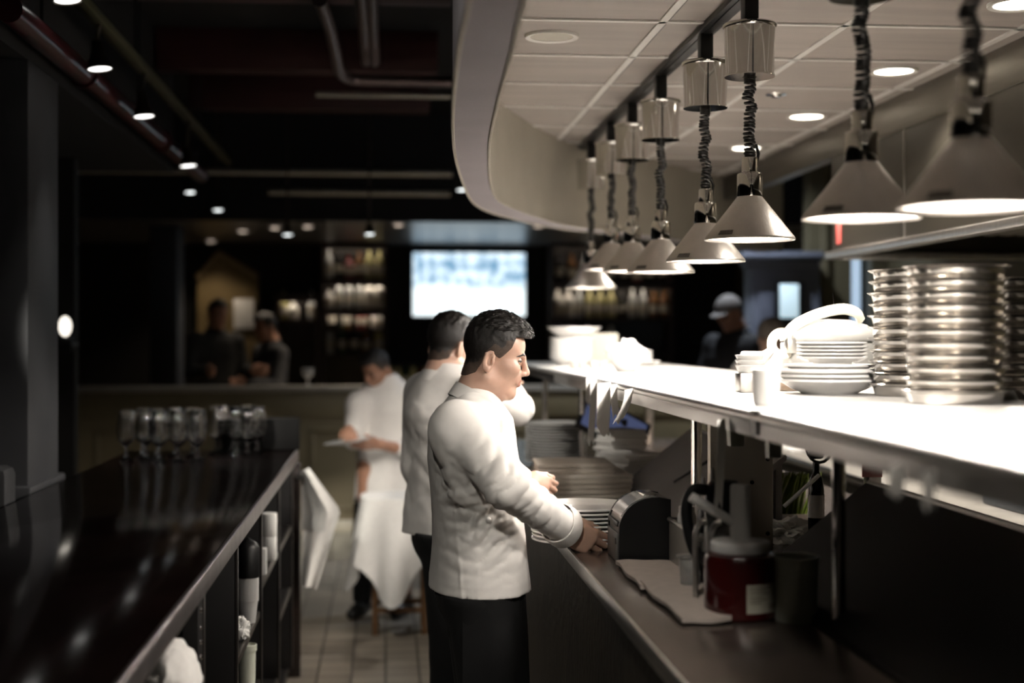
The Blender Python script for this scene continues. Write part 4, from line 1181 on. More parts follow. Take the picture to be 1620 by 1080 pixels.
for px, py, lab in ((107, 2, 'track spotlight cut off by the top frame edge'), (158, 110, 'largest whole track spotlight on the olive rail'), (228, 185, 'track spotlight next beyond the largest whole one'), (298, 263, 'track spotlight at the far end of the olive rail')):
    p = at(px, py, X=-1.1)
    z = min(p.z, 2.7) if py > 50 else 2.69
    p = at(px, py, X=-1.1) if py > 50 else p
    en, la, cn = {228: (120, (.09, -.13), 26), 298: (120, (.315, -.778), 22)}.get(px, (10, (.15, -.05), 70))
    head(p.x, p.y, p.z, .05, 2.85, lab, en, (.12, -.06), la, cn, near_glow)
for px, py, Y, lab in ((301, 305, 10.6, 'small spotlight directly below the rail end'), (345, 333, 10.9, 'small spotlight lower and right of the rail end'), (731, 301, 10.0, 'spotlight shining beside the curved bulkhead'),
                       (585, 371, 10.4, 'bright black spotlight hanging before the dropped ceiling'), (455, 372, 10.7, 'small bright spotlight between the recessed bar lights')):
    p = at(px, py, Y=Y); head(p.x, p.y, p.z, .04, 3.38, lab, 3, (.05, -.12), (.0, .1), 80)
head(-.45, .45, 3.16, .05, 3.4, 'added fill spotlight behind the camera aimed along the aisle', 160, (.3, .9), (.46, 1.07), 44)  # unseen fill added to brighten the cook's jacket
head(-.9, 5.8, 3.16, .05, 3.4, 'added fill spotlight above the frame aimed at the far counter', 120, (.4, .3), (.62, .45), 60)  # unseen fill added for the dark far counter
for y, tx, ty, lab in ((2.7, -.98, 6.3, 'added spotlight above the frame, for glints on the left goblets'), (3.3, -.68, 6.75, 'added spotlight above the frame, for glints on the right goblets')):
    dx_, dy_, dz_ = tx + 1.1, ty - y, 1.28 - 2.67
    head(-1.1, y, 2.69, .05, 2.85, lab, 900 if y < 3 else 650, (.1, .5), (math.atan2(dx_, -dz_), math.atan2(dy_, math.hypot(dx_, dz_))), 13)  # unseen pair added to put glints on the goblets
red = M('oxblood_pipe_paint', (.06, .011, .014), .3, 0, .2, 4)
t = thing('red_pipe', 'oxblood red pipe running under the ceiling at upper left', 'pipe', (-1.22, 6, 2.71))
MB().cyl((-1.22, 4.75, 2.71), (-1.22, 9.6, 2.71), .045).build('pipe', red, t)
for y in (5.9, 7.9): MB().cyl((-1.22, y, 2.71), (-1.22, y + .05, 2.71), .056).build('collar', red, t)
for y in (5.2, 7.2, 9.3): MB().cyl((-1.22, y, 2.75), (-1.22, y, 3.4), .006).build('hanger', black_plastic, t)
con = M('grey_conduit', (.16, .12, .115), .4, .6, .15)
for k, (px, lab) in enumerate(((578, 'left of two parallel ceiling conduits'), (592, 'right of two parallel ceiling conduits'))):
    A = at(px - 7, 0, Z=3.14); B = at(px + 1, 98, Z=3.14)
    tag(MB().cyl((A.x, 2.5, 3.14), (B.x, B.y, 3.14), .028).build('conduit', con), lab, 'conduit', 'parallel ceiling conduits')
pts = [at(506, 0, Z=3.05), at(520, 40, Z=3.05), at(530, 80, Z=3.05), at(537, 112, Z=3.05), at(552, 124, Z=3.05), at(590, 127, Z=3.05), at(722, 130, Z=3.05)]
tag(MB().tube(catmull(pts, 6), .03, 10).build('bent_pipe', con), 'bent grey pipe turning towards the bulkhead under the ceiling', 'pipe')
for py0, pxa, z, r, lab in ((267, 95, 2.865, .022, 'long thin cross pipe spanning the dark ceiling'), (302, 425, 2.75, .022, 'shorter cross pipe just beyond the long one'), (147, 500, 3.1, .018, 'nearest faint cross pipe beside the bulkhead')):
    A = at(pxa, py0 + 2, Z=z); B = at(760, py0 - 2, Z=z)
    tag(MB().cyl(A, (min(B.x, .5), A.y, z), r).build('cross_pipe', M('pale_pipe', (.5, .47, .40), .35, .6)), lab, 'pipe', 'cross pipes under the dark ceiling')
# stool draped with a white cloth, in the aisle
sx, sy = at(632, 940, Y=8.0).x, 8.0
wood = M('amber_wood', (.16, .08, .035), .5, 0, .25, 8)
t = thing('wooden_stool', 'brown wooden stool frame in the aisle under a white cloth', 'stool', (sx, sy, 0))
q = .135
for dx in (-q, q):
    for dy in (-q, q): MB().box((sx + dx - .016, sy + dy - .016, 0), (sx + dx + .016, sy + dy + .016, .72), .004).build('leg', wood, t)
for dx, dy, hx, hy_ in ((0, -q, q, .012), (0, q, q, .012), (-q, 0, .012, q), (q, 0, .012, q)): MB().box((sx + dx - hx, sy + dy - hy_, .12), (sx + dx + hx, sy + dy + hy_, .15), .004).build('stretcher', wood, t)
MB().box((sx - .155, sy - .155, .72), (sx + .155, sy + .155, .75), .01).build('seat', wood, t)
rows = []
Nn = 72
from mathutils import noise as mnoise
for i in range(16):
    f = i / 15
    row_ = []
    for j in range(Nn):
        a = 2 * PI * j / Nn
        drop = .42 + .14 * math.cos(4 * a + .6) * .8 + .05 * math.cos(a + 2)
        if i < 5:
            r = .001 + .195 * i / 4; z = .754
        else:
            g = (i - 5) / 10; z = .752 - drop * g
            r = .2 + .012 + .05 * g + .035 * g * math.cos(8 * a + 1) + .02 * g * math.cos(4 * a + .6)
        ca, sa = math.cos(a), math.sin(a)
        m = (abs(ca) ** 4 + abs(sa) ** 4) ** -.25
        row_.append((r * m * ca, r * m * sa * .95, z))
    rows.append(row_)
tc_ = MB().grid(rows, thick=.003, wrap=True)
o = tc_.build('stool_cloth', linen, loc=(sx, sy, 0)); tag(o, 'white cloth draped in points over the wooden stool', 'cloth')
# ================================================================== people: implicit surfaces meshed with surface nets
def vnoise(x, y, z, seed=0):
    xi, yi, zi = np.floor(x).astype(np.int64), np.floor(y).astype(np.int64), np.floor(z).astype(np.int64)
    fx, fy, fz = x - xi, y - yi, z - zi
    fx, fy, fz = fx * fx * (3 - 2 * fx), fy * fy * (3 - 2 * fy), fz * fz * (3 - 2 * fz)

    def h(a, b, c):
        n_ = (a * 374761393 + b * 668265263 + c * 2147483647 + seed * 1274126177) & 0xffffffff
        n_ = ((n_ ^ (n_ >> 13)) * 1274126177) & 0xffffffff
        return ((n_ ^ (n_ >> 16)) & 0xffff) / 32767.5 - 1
    r = 0
    for dx in (0, 1):
        for dy in (0, 1):
            for dz in (0, 1):
                r = r + h(xi + dx, yi + dy, zi + dz) * (fx if dx else 1 - fx) * (fy if dy else 1 - fy) * (fz if dz else 1 - fz)
    return r


def axis(lo, hi, coarse, fine=()):
    out = [lo]
    while out[-1] < hi:
        st = coarse
        for a, b_, s in fine:
            if a - .02 <= out[-1] <= b_ + .01: st = min(st, s)
        out.append(out[-1] + st)
    return np.array(out)


class Field:
    def __init__(s, xs, ys, zs):
        s.ax = (xs, ys, zs); s.F = np.full((len(xs), len(ys), len(zs)), .2, np.float32)

    def sl(s, lo, hi):
        r = []
        for a, l, h in zip(s.ax, lo, hi):
            i, j = int(np.searchsorted(a, l)), int(np.searchsorted(a, h))
            if j - i < 1: return None
            r.append(slice(max(0, i - 1), min(len(a), j + 1)))
        return tuple(r)

    def co(s, q):
        return s.ax[0][q[0]][:, None, None], s.ax[1][q[1]][None, :, None], s.ax[2][q[2]][None, None, :]

    def merge(s, q, d, k, op):
        A = s.F[q]
        if op == 'sub':
            d = -d
            h = np.clip(.5 - .5 * (A - d) / k, 0, 1); s.F[q] = A * (1 - h) + d * h + k * h * (1 - h)
        else:
            h = np.clip(.5 + .5 * (A - d) / k, 0, 1); s.F[q] = A * (1 - h) + d * h - k * h * (1 - h)

    def cap(s, a, b, ra, rb=None, k=.01, op='add'):
        a, b = np.array(a, float), np.array(b, float); rb = ra if rb is None else rb
        m = max(ra, rb) + k + .02
        q = s.sl(np.minimum(a, b) - m, np.maximum(a, b) + m)
        if q is None: return s
        x, y, z = s.co(q); d = b - a; L2 = float(d @ d) + 1e-12
        t = np.clip(((x - a[0]) * d[0] + (y - a[1]) * d[1] + (z - a[2]) * d[2]) / L2, 0, 1)
        D = np.sqrt((x - a[0] - t * d[0]) ** 2 + (y - a[1] - t * d[1]) ** 2 + (z - a[2] - t * d[2]) ** 2) - (ra + (rb - ra) * t)
        s.merge(q, D, k, op); return s

    def ell(s, c, r, R=None, k=.01, op='add'):
        c = np.array(c, float); r = np.array(r, float); m = max(r) + k + .02
        q = s.sl(c - m, c + m)
        if q is None: return s
        x, y, z = s.co(q); x, y, z = x - c[0], y - c[1], z - c[2]
        if R is not None:
            x, y, z = R[0][0] * x + R[1][0] * y + R[2][0] * z, R[0][1] * x + R[1][1] * y + R[2][1] * z, R[0][2] * x + R[1][2] * y + R[2][2] * z
        k0 = np.sqrt((x / r[0]) ** 2 + (y / r[1]) ** 2 + (z / r[2]) ** 2)
        k1 = np.sqrt((x / r[0] ** 2) ** 2 + (y / r[1] ** 2) ** 2 + (z / r[2] ** 2) ** 2) + 1e-9
        s.merge(q, k0 * (k0 - 1) / k1, k, op); return s

    def loft(s, rings, yaw=0.0, k=.02, p=2.3, cut=True):
        """rings: (z, cx, cy, rx, ry) sorted by z; flat ended"""
        R = np.array(rings, float); zc = R[:, 0]
        m = R[:, 3:].max() + .06
        q = s.sl((R[:, 1].min() - m, R[:, 2].min() - m, zc[0] - .03), (R[:, 1].max() + m, R[:, 2].max() + m, zc[-1] + .03))
        if q is None: return s
        x, y, z = s.co(q); zz = z.ravel()
        ip = [np.interp(zz, zc, R[:, i])[None, None, :] for i in range(1, 5)]
        c_, s_ = math.cos(yaw), math.sin(yaw)
        X, Y = x - ip[0], y - ip[1]; X, Y = c_ * X + s_ * Y, -s_ * X + c_ * Y
        g = ((np.abs(X) / ip[2]) ** p + (np.abs(Y) / ip[3]) ** p) ** (1 / p)
        D = (g - 1) * np.minimum(ip[2], ip[3])
        D = np.maximum(D, np.maximum(zc[0] - z, z - zc[-1]))
        s.merge(q, D, k, 'add'); return s

    def band(s, fn, w=.03):
        """displace: F += fn(x,y,z) near the surface"""
        idx = np.nonzero(np.abs(s.F) < w)
        s.F[idx] += fn(s.ax[0][idx[0]], s.ax[1][idx[1]], s.ax[2][idx[2]]).astype(np.float32); return s

    def mesh(s, smooth=1):
        F = s.F; F[0], F[-1], F[:, 0], F[:, -1], F[:, :, 0], F[:, :, -1] = .1, .1, .1, .1, .1, .1
        S = F < 0
        a = S[:-1, :-1, :-1].astype(np.uint8)
        cnt = a.copy()
        for dx, dy, dz in [(0, 0, 1), (0, 1, 0), (0, 1, 1), (1, 0, 0), (1, 0, 1), (1, 1, 0), (1, 1, 1)]:
            cnt += S[dx:S.shape[0] - 1 + dx, dy:S.shape[1] - 1 + dy, dz:S.shape[2] - 1 + dz]
        I = np.nonzero((cnt > 0) & (cnt < 8)); N = len(I[0])
        vid = np.full(cnt.shape, -1, np.int32); vid[I] = np.arange(N)
        P = np.zeros((N, 3)); W = np.zeros(N)
        xs, ys, zs = s.ax
        offs = [(0, 0, 0), (0, 0, 1), (0, 1, 0), (0, 1, 1), (1, 0, 0), (1, 0, 1), (1, 1, 0), (1, 1, 1)]
        val = {o: F[I[0] + o[0], I[1] + o[1], I[2] + o[2]].astype(float) for o in offs}
        pos = {o: np.stack([xs[I[0] + o[0]], ys[I[1] + o[1]], zs[I[2] + o[2]]], 1) for o in offs}
        for o in offs:
            for ax in range(3):
                if o[ax] == 0:
                    p2 = list(o); p2[ax] = 1; p2 = tuple(p2)
                    va, vb = val[o], val[p2]; m = (va < 0) != (vb < 0)
                    t = np.where(m, va / np.where(m, va - vb, 1), 0)
                    P += (pos[o] + (pos[p2] - pos[o]) * t[:, None]) * m[:, None]; W += m
        P /= W[:, None]
        quads = []
        for ax in range(3):
            u, v = [(1, 2), (2, 0), (0, 1)][ax]
            A = [slice(1, -1)] * 3; A[ax] = slice(0, -1)
            B = list(A); B[ax] = slice(1, None)
            # edges from p to p+ax ; interior
            Sa, Sb = S[tuple(A)], S[tuple(B)]
            E = np.nonzero(Sa != Sb)
            base = [E[0].copy(), E[1].copy(), E[2].copy()]
            for q in range(3):
                if q != ax: base[q] = base[q] + 1
            def cell(du, dv):
                c = [base[0], base[1], base[2]]; c[u] = c[u] - du; c[v] = c[v] - dv
                return vid[c[0], c[1], c[2]]
            Q = np.stack([cell(1, 1), cell(0, 1), cell(0, 0), cell(1, 0)], 1)
            fl = ~Sa[E]
            Q[fl] = Q[fl][:, ::-1]
            quads.append(Q)
        Q = np.concatenate(quads); Q = Q[(Q >= 0).all(1)]
        for _ in range(smooth):
            acc = np.zeros_like(P); c = np.zeros(N)
            for i in range(4):
                j = Q[:, (i + 1) % 4]; np.add.at(acc, Q[:, i], P[j]); np.add.at(c, Q[:, i], 1)
                np.add.at(acc, j, P[Q[:, i]]); np.add.at(c, j, 1)
            P = P * .5 + .5 * acc / np.maximum(c, 1)[:, None]
        return P, Q


def biggest(P, Q):
    """keep the largest connected piece"""
    lab = np.arange(len(P))
    e = np.concatenate([Q[:, [0, 1]], Q[:, [1, 2]], Q[:, [2, 3]], Q[:, [3, 0]]])
    while True:
        m = np.minimum(lab[e[:, 0]], lab[e[:, 1]]); new = lab.copy()
        np.minimum.at(new, e[:, 0], m); np.minimum.at(new, e[:, 1], m); new = new[new]
        if (new == lab).all(): break
        lab = new
    ids, ct = np.unique(lab[Q[:, 0]], return_counts=True); best = ids[ct.argmax()]
    keep = lab == best; idx = np.cumsum(keep) - 1
    return P[keep], idx[Q[keep[Q[:, 0]]]]


def npmesh(name, P, Q, mats, parent=None, mi=None):
    me = bpy.data.meshes.new(name); off = np.array(world_loc(parent)) if parent is not None else 0
    V = (P - off).astype(np.float32)
    me.vertices.add(len(V)); me.vertices.foreach_set('co', V.ravel())
    me.loops.add(Q.size); me.loops.foreach_set('vertex_index', Q.ravel().astype(np.int32))
    me.polygons.add(len(Q)); me.polygons.foreach_set('loop_start', np.arange(0, Q.size, 4, dtype=np.int32))
    try: me.polygons.foreach_set('loop_total', np.full(len(Q), 4, np.int32))
    except Exception: pass
    me.polygons.foreach_set('use_smooth', np.ones(len(Q), bool))
    for m in (mats if isinstance(mats, (list, tuple)) else [mats]): me.materials.append(m)
    if mi is not None: me.polygons.foreach_set('material_index', mi.astype(np.int32))
    me.update(calc_edges=True); me.validate()
    o = bpy.data.objects.new(name, me); C.objects.link(o)
    if parent is not None: o.parent = parent
    return o


class Head:
    def __init__(s, o, yaw, pitch, roll=0.0, scale=1.0):
        s.o = np.array(o, float); s.s = scale
        s.R = np.array(Matrix.Rotation(yaw, 3, 'Z') @ Matrix.Rotation(pitch, 3, 'Y') @ Matrix.Rotation(roll, 3, 'X'))

    def w(s, p): return s.o + s.R @ (np.array(p, float) * s.s)

    def l(s, P): return ((P - s.o) @ s.R) / s.s

    def build(s, f, detail=True):
        c = s.s
        E = lambda p, r, k=.012, op='add', rot=None: f.ell(s.w(p), np.array(r) * c, s.R if rot is None else s.R @ np.array(rot), k * c, op)
        K = lambda a, b, ra, rb, k=.01, op='add': f.cap(s.w(a), s.w(b), ra * c, rb * c, k * c, op)
        E((.010, 0, .048), (.080, .073, .076)); E((.048, 0, .052), (.053, .062, .05), .02)
        E((.048, 0, -.02), (.049, .055, .07), .025)
        for q in (-1, 1):
            K((.006, q * .050, -.05), (.068, q * .016, -.083), .015, .013, .03)
            K((.084, q * .036, .031), (.0985, q * .010, .027), .007, .008, .012)
            E((.066, q * .040, -.008), (.028, .020, .02), .02)
            E((.107, q * .032, .0125), (.021, .0175, .0105), .010, 'sub')
        E((.084, 0, -.034), (.021, .03, .026), .015)
        E((.080, 0, -.081), (.0165, .021, .0165), .02)
        K((.1005, 0, .026), (.1155, 0, -.010), .0066, .0088, .010)
        E((.1165, 0, -.0165), (.0108, .0108, .0098), .008)
        for q in (-1, 1):
            E((.1055, q * .0125, -.0205), (.0115, .007, .0082), .005)
            if detail:
                E((.1075, q * .0065, -.0275), (.0055, .0032, .004), .003, 'sub')
                K((.0915, q * .0225, -.0465), (.1015, q * .002, -.0412), .0030, .0048, .006)
                K((.0915, q * .0215, -.0485), (.1002, q * .0, -.0528), .0038, .0056, .006)
            # ear
            rot = Matrix.Rotation(q * -.30, 3, 'Z') @ Matrix.Rotation(.18, 3, 'Y')
            E((.0, q * .0735, .001), (.0175, .0075, .031), .006, rot=rot)
            if detail:
                E((.004, q * .0805, .002), (.0105, .0098, .0175), .002, 'sub', rot=rot)
                K((-.010, q * .079, .020), (.008, q * .0785, .026), .0036, .0036, .004)
                K((-.014, q * .080, -.008), (-.010, q * .080, .020), .0034, .0036, .004)
                K((.012, q * .0755, -.004), (.011, q * .0755, .006), .0045, .004, .004)
                E((.001, q * .077, -.024), (.0075, .005, .0085), .005)
        if detail:
            K((.092, -.019, -.0475), (.1045, 0, -.0470), .0012, .0016, .002, 'sub')
            K((.092, .019, -.0475), (.1045, 0, -.0470), .0012, .0016, .002, 'sub')
        K((-.006, 0, -.03), (-.028, 0, -.15), .054, .058, .03)
        K((.03, 0, -.075), (.005, 0, -.15), .02, .035, .03)

    def lips(s, L):
        """mask over local points"""
        d = np.minimum(np.abs(L[:, 2] + .0415 - .0 * L[:, 1]) / .0075, np.abs(L[:, 2] + .0525) / .0075)
        return (d < 1) & (np.abs(L[:, 1]) < .0235 - np.abs(L[:, 2] + .0475) * .9) & (L[:, 0] > .0885)


def hand(f, wrist, dirv, up, palm=.088, curl=(.5, .9, .6), spread=1.0, thumb=(.5, .6), side=1, sc=1.0, k=.008):
    """hand with palm and five fingers; dirv = along the palm, up = from the little finger towards the index; side = sign of the palm normal (up x dir)"""
    d = np.array(dirv, float); d /= np.linalg.norm(d); u = np.array(up, float); u -= d * (u @ d); u /= np.linalg.norm(u)
    n = np.cross(d, u) * side
    w0 = np.array(wrist, float)
    R = np.stack([d, u, n], 1)
    f.cap(w0 - d * .03, w0 + d * .015, .029 * sc, .028 * sc, .012)
    f.ell(w0 + d * palm * .5, (palm * .58, .041 * sc, .0155 * sc), R, .015)
    f.ell(w0 + d * palm * .35 + u * .02 + n * .006, (.034 * sc, .02 * sc, .016 * sc), R, .012)
    lens = ((.046, .028, .021, .0095), (.050, .032, .022, .0098), (.046, .030, .022, .0093), (.036, .022, .019, .0083))
    tips = []
    for i, (a, b_, c_, r) in enumerate(lens):
        off = (.030, .0105, -.010, -.0285)[i] * sc
        q = w0 + d * (palm * (1.0, 1.03, .99, .92)[i]) + u * off
        f.cap(w0 + d * palm * .55 + u * off * .8, q, .0105 * sc, r * 1.08 * sc, .012)
        ang = 0; sp = (.10, .03, -.04, -.12)[i] * spread
        for L, cu, r0, r1 in ((a, curl[0] + .06 * i, r * 1.05, r), (b_, curl[1], r, r * .92), (c_, curl[2], r * .92, r * .78)):
            ang += cu
            v = (d * math.cos(sp) + u * math.sin(sp)) * math.cos(ang) + n * math.sin(ang)
            p = q + v * L * sc
            f.cap(q, p, r0 * sc, r1 * sc, .0035); q = p
        tips.append(q)
    # thumb from the side of the palm near its base
    q = w0 + d * palm * .28 + u * .034 * sc + n * .004
    f.cap(w0 + d * palm * .12 + u * .016, q, .015 * sc, .0135 * sc, .01)
    a1, a2 = thumb
    v = d * math.cos(a1) + u * math.sin(a1) * .75 + n * .35; v /= np.linalg.norm(v)
    p = q + v * .038 * sc; f.cap(q, p, .0125 * sc, .0108 * sc, .006)
    v = d * math.cos(a2) + u * math.sin(a2) * .35 + n * .55; v /= np.linalg.norm(v)
    f.cap(p, p + v * .03 * sc, .0108 * sc, .0088 * sc, .004)
    return tips


skin_m = M('tan_skin', (.50, .315, .24), .42, 0, .05, 40, .03, 500, sss=.12)
skin_dark = M('brown_skin', (.36, .19, .125), .45, 0, .06, 40, .03, 400, sss=.08)
lip_m = M('lip_skin', (.42, .205, .155), .4, 0, .06, 60, sss=.1)
hair_m = M('black_hair', (.010, .008, .007), .42, 0, .5, 120, .3, 600)
fade_m = M('short_clipped_hair', (.06, .04, .03), .7, 0, .5, 500, .2, 900)
eye_w = M('eye_white', (.42, .39, .36), .15, 0, .03); eye_d = M('dark_iris', (.02, .011, .007), .1)
chef_m = M('white_chef_cotton', (.72, .69, .66), .85, 0, .03, 40, .10, 700)
black_cloth = M('black_trouser_cloth', (.0022, .0022, .0025), .95, 0, .3, 40, .1, 500)
shoe_m = M('black_shoe_leather', (.01, .01, .01), .35, 0, .2)


def add_hair(H, root, top=1.0, res=.0025, strands=600, line=None, seed=1, mat=None, quiff=1.0):
    c = H.s; o = H.w((.01, 0, .06)); m = .135 * c
    f = Field(axis(o[0] - m, o[0] + m, res), axis(o[1] - m, o[1] + m, res), axis(o[2] - m, o[2] + m, res))
    E = lambda p, r, k=.012: f.ell(H.w(p), np.array(r) * c, H.R, k * c)
    E((.009, 0, .048), (.0835, .0765, .0795)); E((.048, 0, .055), (.053, .0635, .05), .015)
    K = lambda a, b, ra: f.cap(H.w(a), H.w(b), ra * c, ra * c, .012 * c)
    K((-.007, 0, -.02), (-.014, 0, -.075), .0568)
    E((.014, 0, .055 + .010 * top), (.086, .070, .079), .02)
    E((.03, 0, .082), (.08, .062, .048 + .012 * top), .02)
    if quiff: E((.078, 0, .097), (.034, .050, .026), .018)
    xs = line or ([-.09, -.055, -.03, -.012, .006, .022, .030, .040, .060, .068, .13], [-.056, -.052, -.038, -.004, .024, .016, .012, .022, .048, .080, .084])

    def disp(x, y, z):
        L = H.l(np.stack([x, y, z], 1))
        n1 = vnoise(L[:, 0] * 60 + 9 * vnoise(L[:, 0] * 25, L[:, 1] * 25, L[:, 2] * 25, 3) * .25, L[:, 1] * 150, L[:, 2] * 60, seed)
        n2 = vnoise(L[:, 0] * 120, L[:, 1] * 260, L[:, 2] * 120, seed + 2)
        t = np.clip((L[:, 2] - .05) / .05, 0, 1)
        return (n1 * .0048 + n2 * .002) * t + .0006 * n2
    f.band(disp, .02)
    # cut below the hair line
    X, Y, Z = np.meshgrid(*f.ax, indexing='ij'); L = H.l(np.stack([X.ravel(), Y.ravel(), Z.ravel()], 1))
    cut = (np.interp(L[:, 0], xs[0], xs[1]) - L[:, 2]).reshape(f.F.shape) * .8
    f.F = np.maximum(f.F, cut.astype(np.float32))
    P, Q = f.mesh(1); P, Q = biggest(P, Q)
    L = H.l(P[Q].mean(1))
    edge = L[:, 2] - np.interp(L[:, 0], xs[0], xs[1])
    mi = ((edge < .032 + .014 * vnoise(L[:, 0] * 60, L[:, 1] * 60, L[:, 2] * 60, 5)) & (L[:, 2] < .068)).astype(int)
    ho = npmesh('hair', P, Q, [mat or hair_m, fade_m], root, mi)
    if strands:
        rng = random.Random(seed); b = MB(); T = 0
        Lp = H.l(P)
        cand = np.nonzero((Lp[:, 2] > .09))[0]
        for _ in range(strands):
            i = int(rng.choice(cand)); p = Lp[i]
            n_ = np.array([(p[0] - .014) / .086 ** 2, p[1] / .07 ** 2, (p[2] - .06) / .08 ** 2]); n_ /= np.linalg.norm(n_)
            fw = np.array([1, rng.uniform(-.5, .5), .15]); fw -= n_ * (fw @ n_); fw /= np.linalg.norm(fw)
            Ls = rng.uniform(.008, .018); cu = rng.uniform(.1, .6)
            pts = [H.w(p + fw * Ls * t_ + n_ * (.0018 * math.sin(t_ * PI * cu * 2) + .003 * t_ * (1 - t_ * .8))) for t_ in (0, .35, .7, 1)]
            b.tube(pts, [.0011, .0010, .0008, .0003], 4, caps=False)
        me_o = b.build('hair_strands', mat or hair_m, ho)
        me_o['kind'] = 'stuff'
    return ho


def face_parts(H, root, brows=True, fb=None, lid=None):
    """eyes with lids and lashes, and eyebrows laid on the face surface"""
    ec = lambda q: np.array((.0825, q * .0315, .0140))
    for q in (-1, 1):
        bm = bmesh.new(); bmesh.ops.create_uvsphere(bm, u_segments=24, v_segments=16, radius=.0122 * H.s)
        Rr = Matrix(H.R.tolist()) @ Matrix.Rotation(PI / 2, 3, 'Y')
        for v in bm.verts: v.co = Rr @ v.co + Vector(H.w(ec(q)))
        for f_ in bm.faces:
            l = H.l(np.array([f_.calc_center_median()[:]]))[0] - ec(q)
            f_.material_index = 1 if l[0] * .95 - l[2] * .3 > .0094 else 0
        me = bpy.data.meshes.new('eye'); off = world_loc(root)
        for v in bm.verts: v.co -= off
        bm.to_mesh(me); bm.free(); me.materials.append(eye_w); me.materials.append(eye_d)
        me.polygons.foreach_set('use_smooth', [True] * len(me.polygons))
        o = bpy.data.objects.new('eye', me); C.objects.link(o); o.parent = root
        sp = lambda az, el, r: Vector(H.w(ec(q) + np.array((r * math.cos(el) * math.cos(az), r * math.cos(el) * math.sin(az), r * math.sin(el)))))
        az = [math.radians(a) for a in range(-78, 79, 12)]
        top = lambda a: math.radians(9) * math.cos(a) - .12 * q * math.sin(a) * 0
        MB().grid([[sp(a, top(a) + t * (1.35 - top(a)), .0128) for a in az] for t in (0, .25, .5, .75, 1)], thick=.001).build('eyelid', lid or skin_m, root)
        MB().grid([[sp(a, -.34 * math.cos(a) - t * .9, .0127) for a in az] for t in (0, .33, .66, 1)], thick=.001).build('eyelid', lid or skin_m, root)
        MB().tube([sp(a, top(a), .0134) for a in az], .0018, 6).build('eyelashes', hair_m, root)
        if brows:
            pts = []
            for y, z in ((.049, .0255), (.042, .0315), (.034, .0345), (.027, .0348), (.021, .0338), (.0155, .0315)):
                x = .1
                if fb is not None:
                    for k in range(120):
                        p = H.w((.125 - .0008 * k, q * y, z)); ix = [min(len(a) - 1, int(np.searchsorted(a, c_))) for a, c_ in zip(fb.ax, p)]
                        if fb.F[ix[0], ix[1], ix[2]] < 0: x = .125 - .0008 * k; break
                pts.append(H.w((x + .0004, q * y, z)))
            MB().tube([Vector(p) for p in catmull(pts, 4)], [.0012] * 2 + [.0024] * 4 + [.0034] * 6 + [.004] * 5 + [.0032] * 3 + [.0015], 8).build('eyebrow', hair_m, root)
# ------------------------------------------------------------------ the cook in focus
def sleeve(f, S, E_, W, rs, re, rw, k=.03):
    f.cap(S, E_, rs, re, k); f.cap(E_, W, re, rw, .025)


def wrinkle(f, specs, base=.0022, fr=16, seed=4):
    """specs: (centre, radius, direction, wavelength, amplitude)"""
    def fn(x, y, z):
        r = base * vnoise(x * fr, y * fr, z * fr * .7, seed) + base * .5 * vnoise(x * fr * 2.3, y * fr * 2.3, z * fr * 2.0, seed + 1)
        for i, (c, rad, d, wl, am) in enumerate(specs):
            d = np.array(d, float); d /= np.linalg.norm(d)
            g = np.exp(-((x - c[0]) ** 2 + (y - c[1]) ** 2 + (z - c[2]) ** 2) / rad ** 2)
            t = (x * d[0] + y * d[1] + z * d[2]) / wl + .55 * vnoise(x * 13, y * 13, z * 13, seed + 7 + i) + .25 * vnoise(x * 34, y * 34, z * 34, seed + 31 + i)
            s_ = .45 - np.abs(np.sin(PI * t)) ** .8
            r = r + am * g * s_
        return r
    f.band(fn, .03)


def trousers_and_legs(root, hips, knees, ankles, waist, fb, mat=black_cloth, res=.012, r=(.1, .075, .058), name='trousers', zcut=None):
    pts = np.array(list(hips) + list(knees) + list(ankles) + [waist]); lo, hi = pts.min(0) - .18, pts.max(0) + .18
    f = Field(axis(lo[0], hi[0], res), axis(lo[1], hi[1], res), axis(max(.03, pts[:, 2].min() - .05), hi[2] + .05, res))
    for h, kn, a in zip(hips, knees, ankles):
        f.cap(h, kn, r[0], r[1], .03); f.cap(kn, np.array(a) + (0, 0, .02), r[1], r[2], .02)
        fb.cap(h, kn, r[0] * .8, r[1] * .75, .03); fb.cap(kn, a, r[1] * .7, .04, .02)
    if zcut is not None:
        pass
    hm = (np.array(hips[0]) + np.array(hips[1])) / 2
    f.cap(np.array(hips[0]) + (0, 0, .03), np.array(hips[1]) + (0, 0, .03), r[0] * 1.08, r[0] * 1.08, .04)
    f.cap(hm, waist, r[0] * 1.25, r[0] * 1.2, .05)
    fb.cap(hm, waist, r[0], r[0], .05)
    wrinkle(f, [], .003, 9, 11)
    if zcut is not None: f.F = np.maximum(f.F, (f.ax[2][None, None, :] - zcut).astype(np.float32))
    P, Q = f.mesh(1); P, Q = biggest(P, Q)
    return npmesh(name, P, Q, mat, root)


def shoes(root, ankles, yaw, mat=shoe_m):
    for a in ankles:
        f = Field(axis(a[0] - .25, a[0] + .25, .009), axis(a[1] - .25, a[1] + .25, .009), axis(-.01, .16, .008))
        d = np.array((math.cos(yaw), math.sin(yaw), 0)); a0 = np.array((a[0], a[1], .045))
        f.cap(a0 - d * .05, a0 + d * .1, .042, .038, .02); f.cap(a0 + d * .05 - (0, 0, .008), a0 + d * .17 - (0, 0, .012), .04, .033, .02); f.cap(a0, a0 + (0, 0, .07), .042, .045, .02)
        X, Y, Z = np.meshgrid(*f.ax, indexing='ij'); f.F = np.maximum(f.F, (.002 - Z).astype(np.float32))
        P, Q = f.mesh(1); npmesh('shoe', P, Q, mat, root)


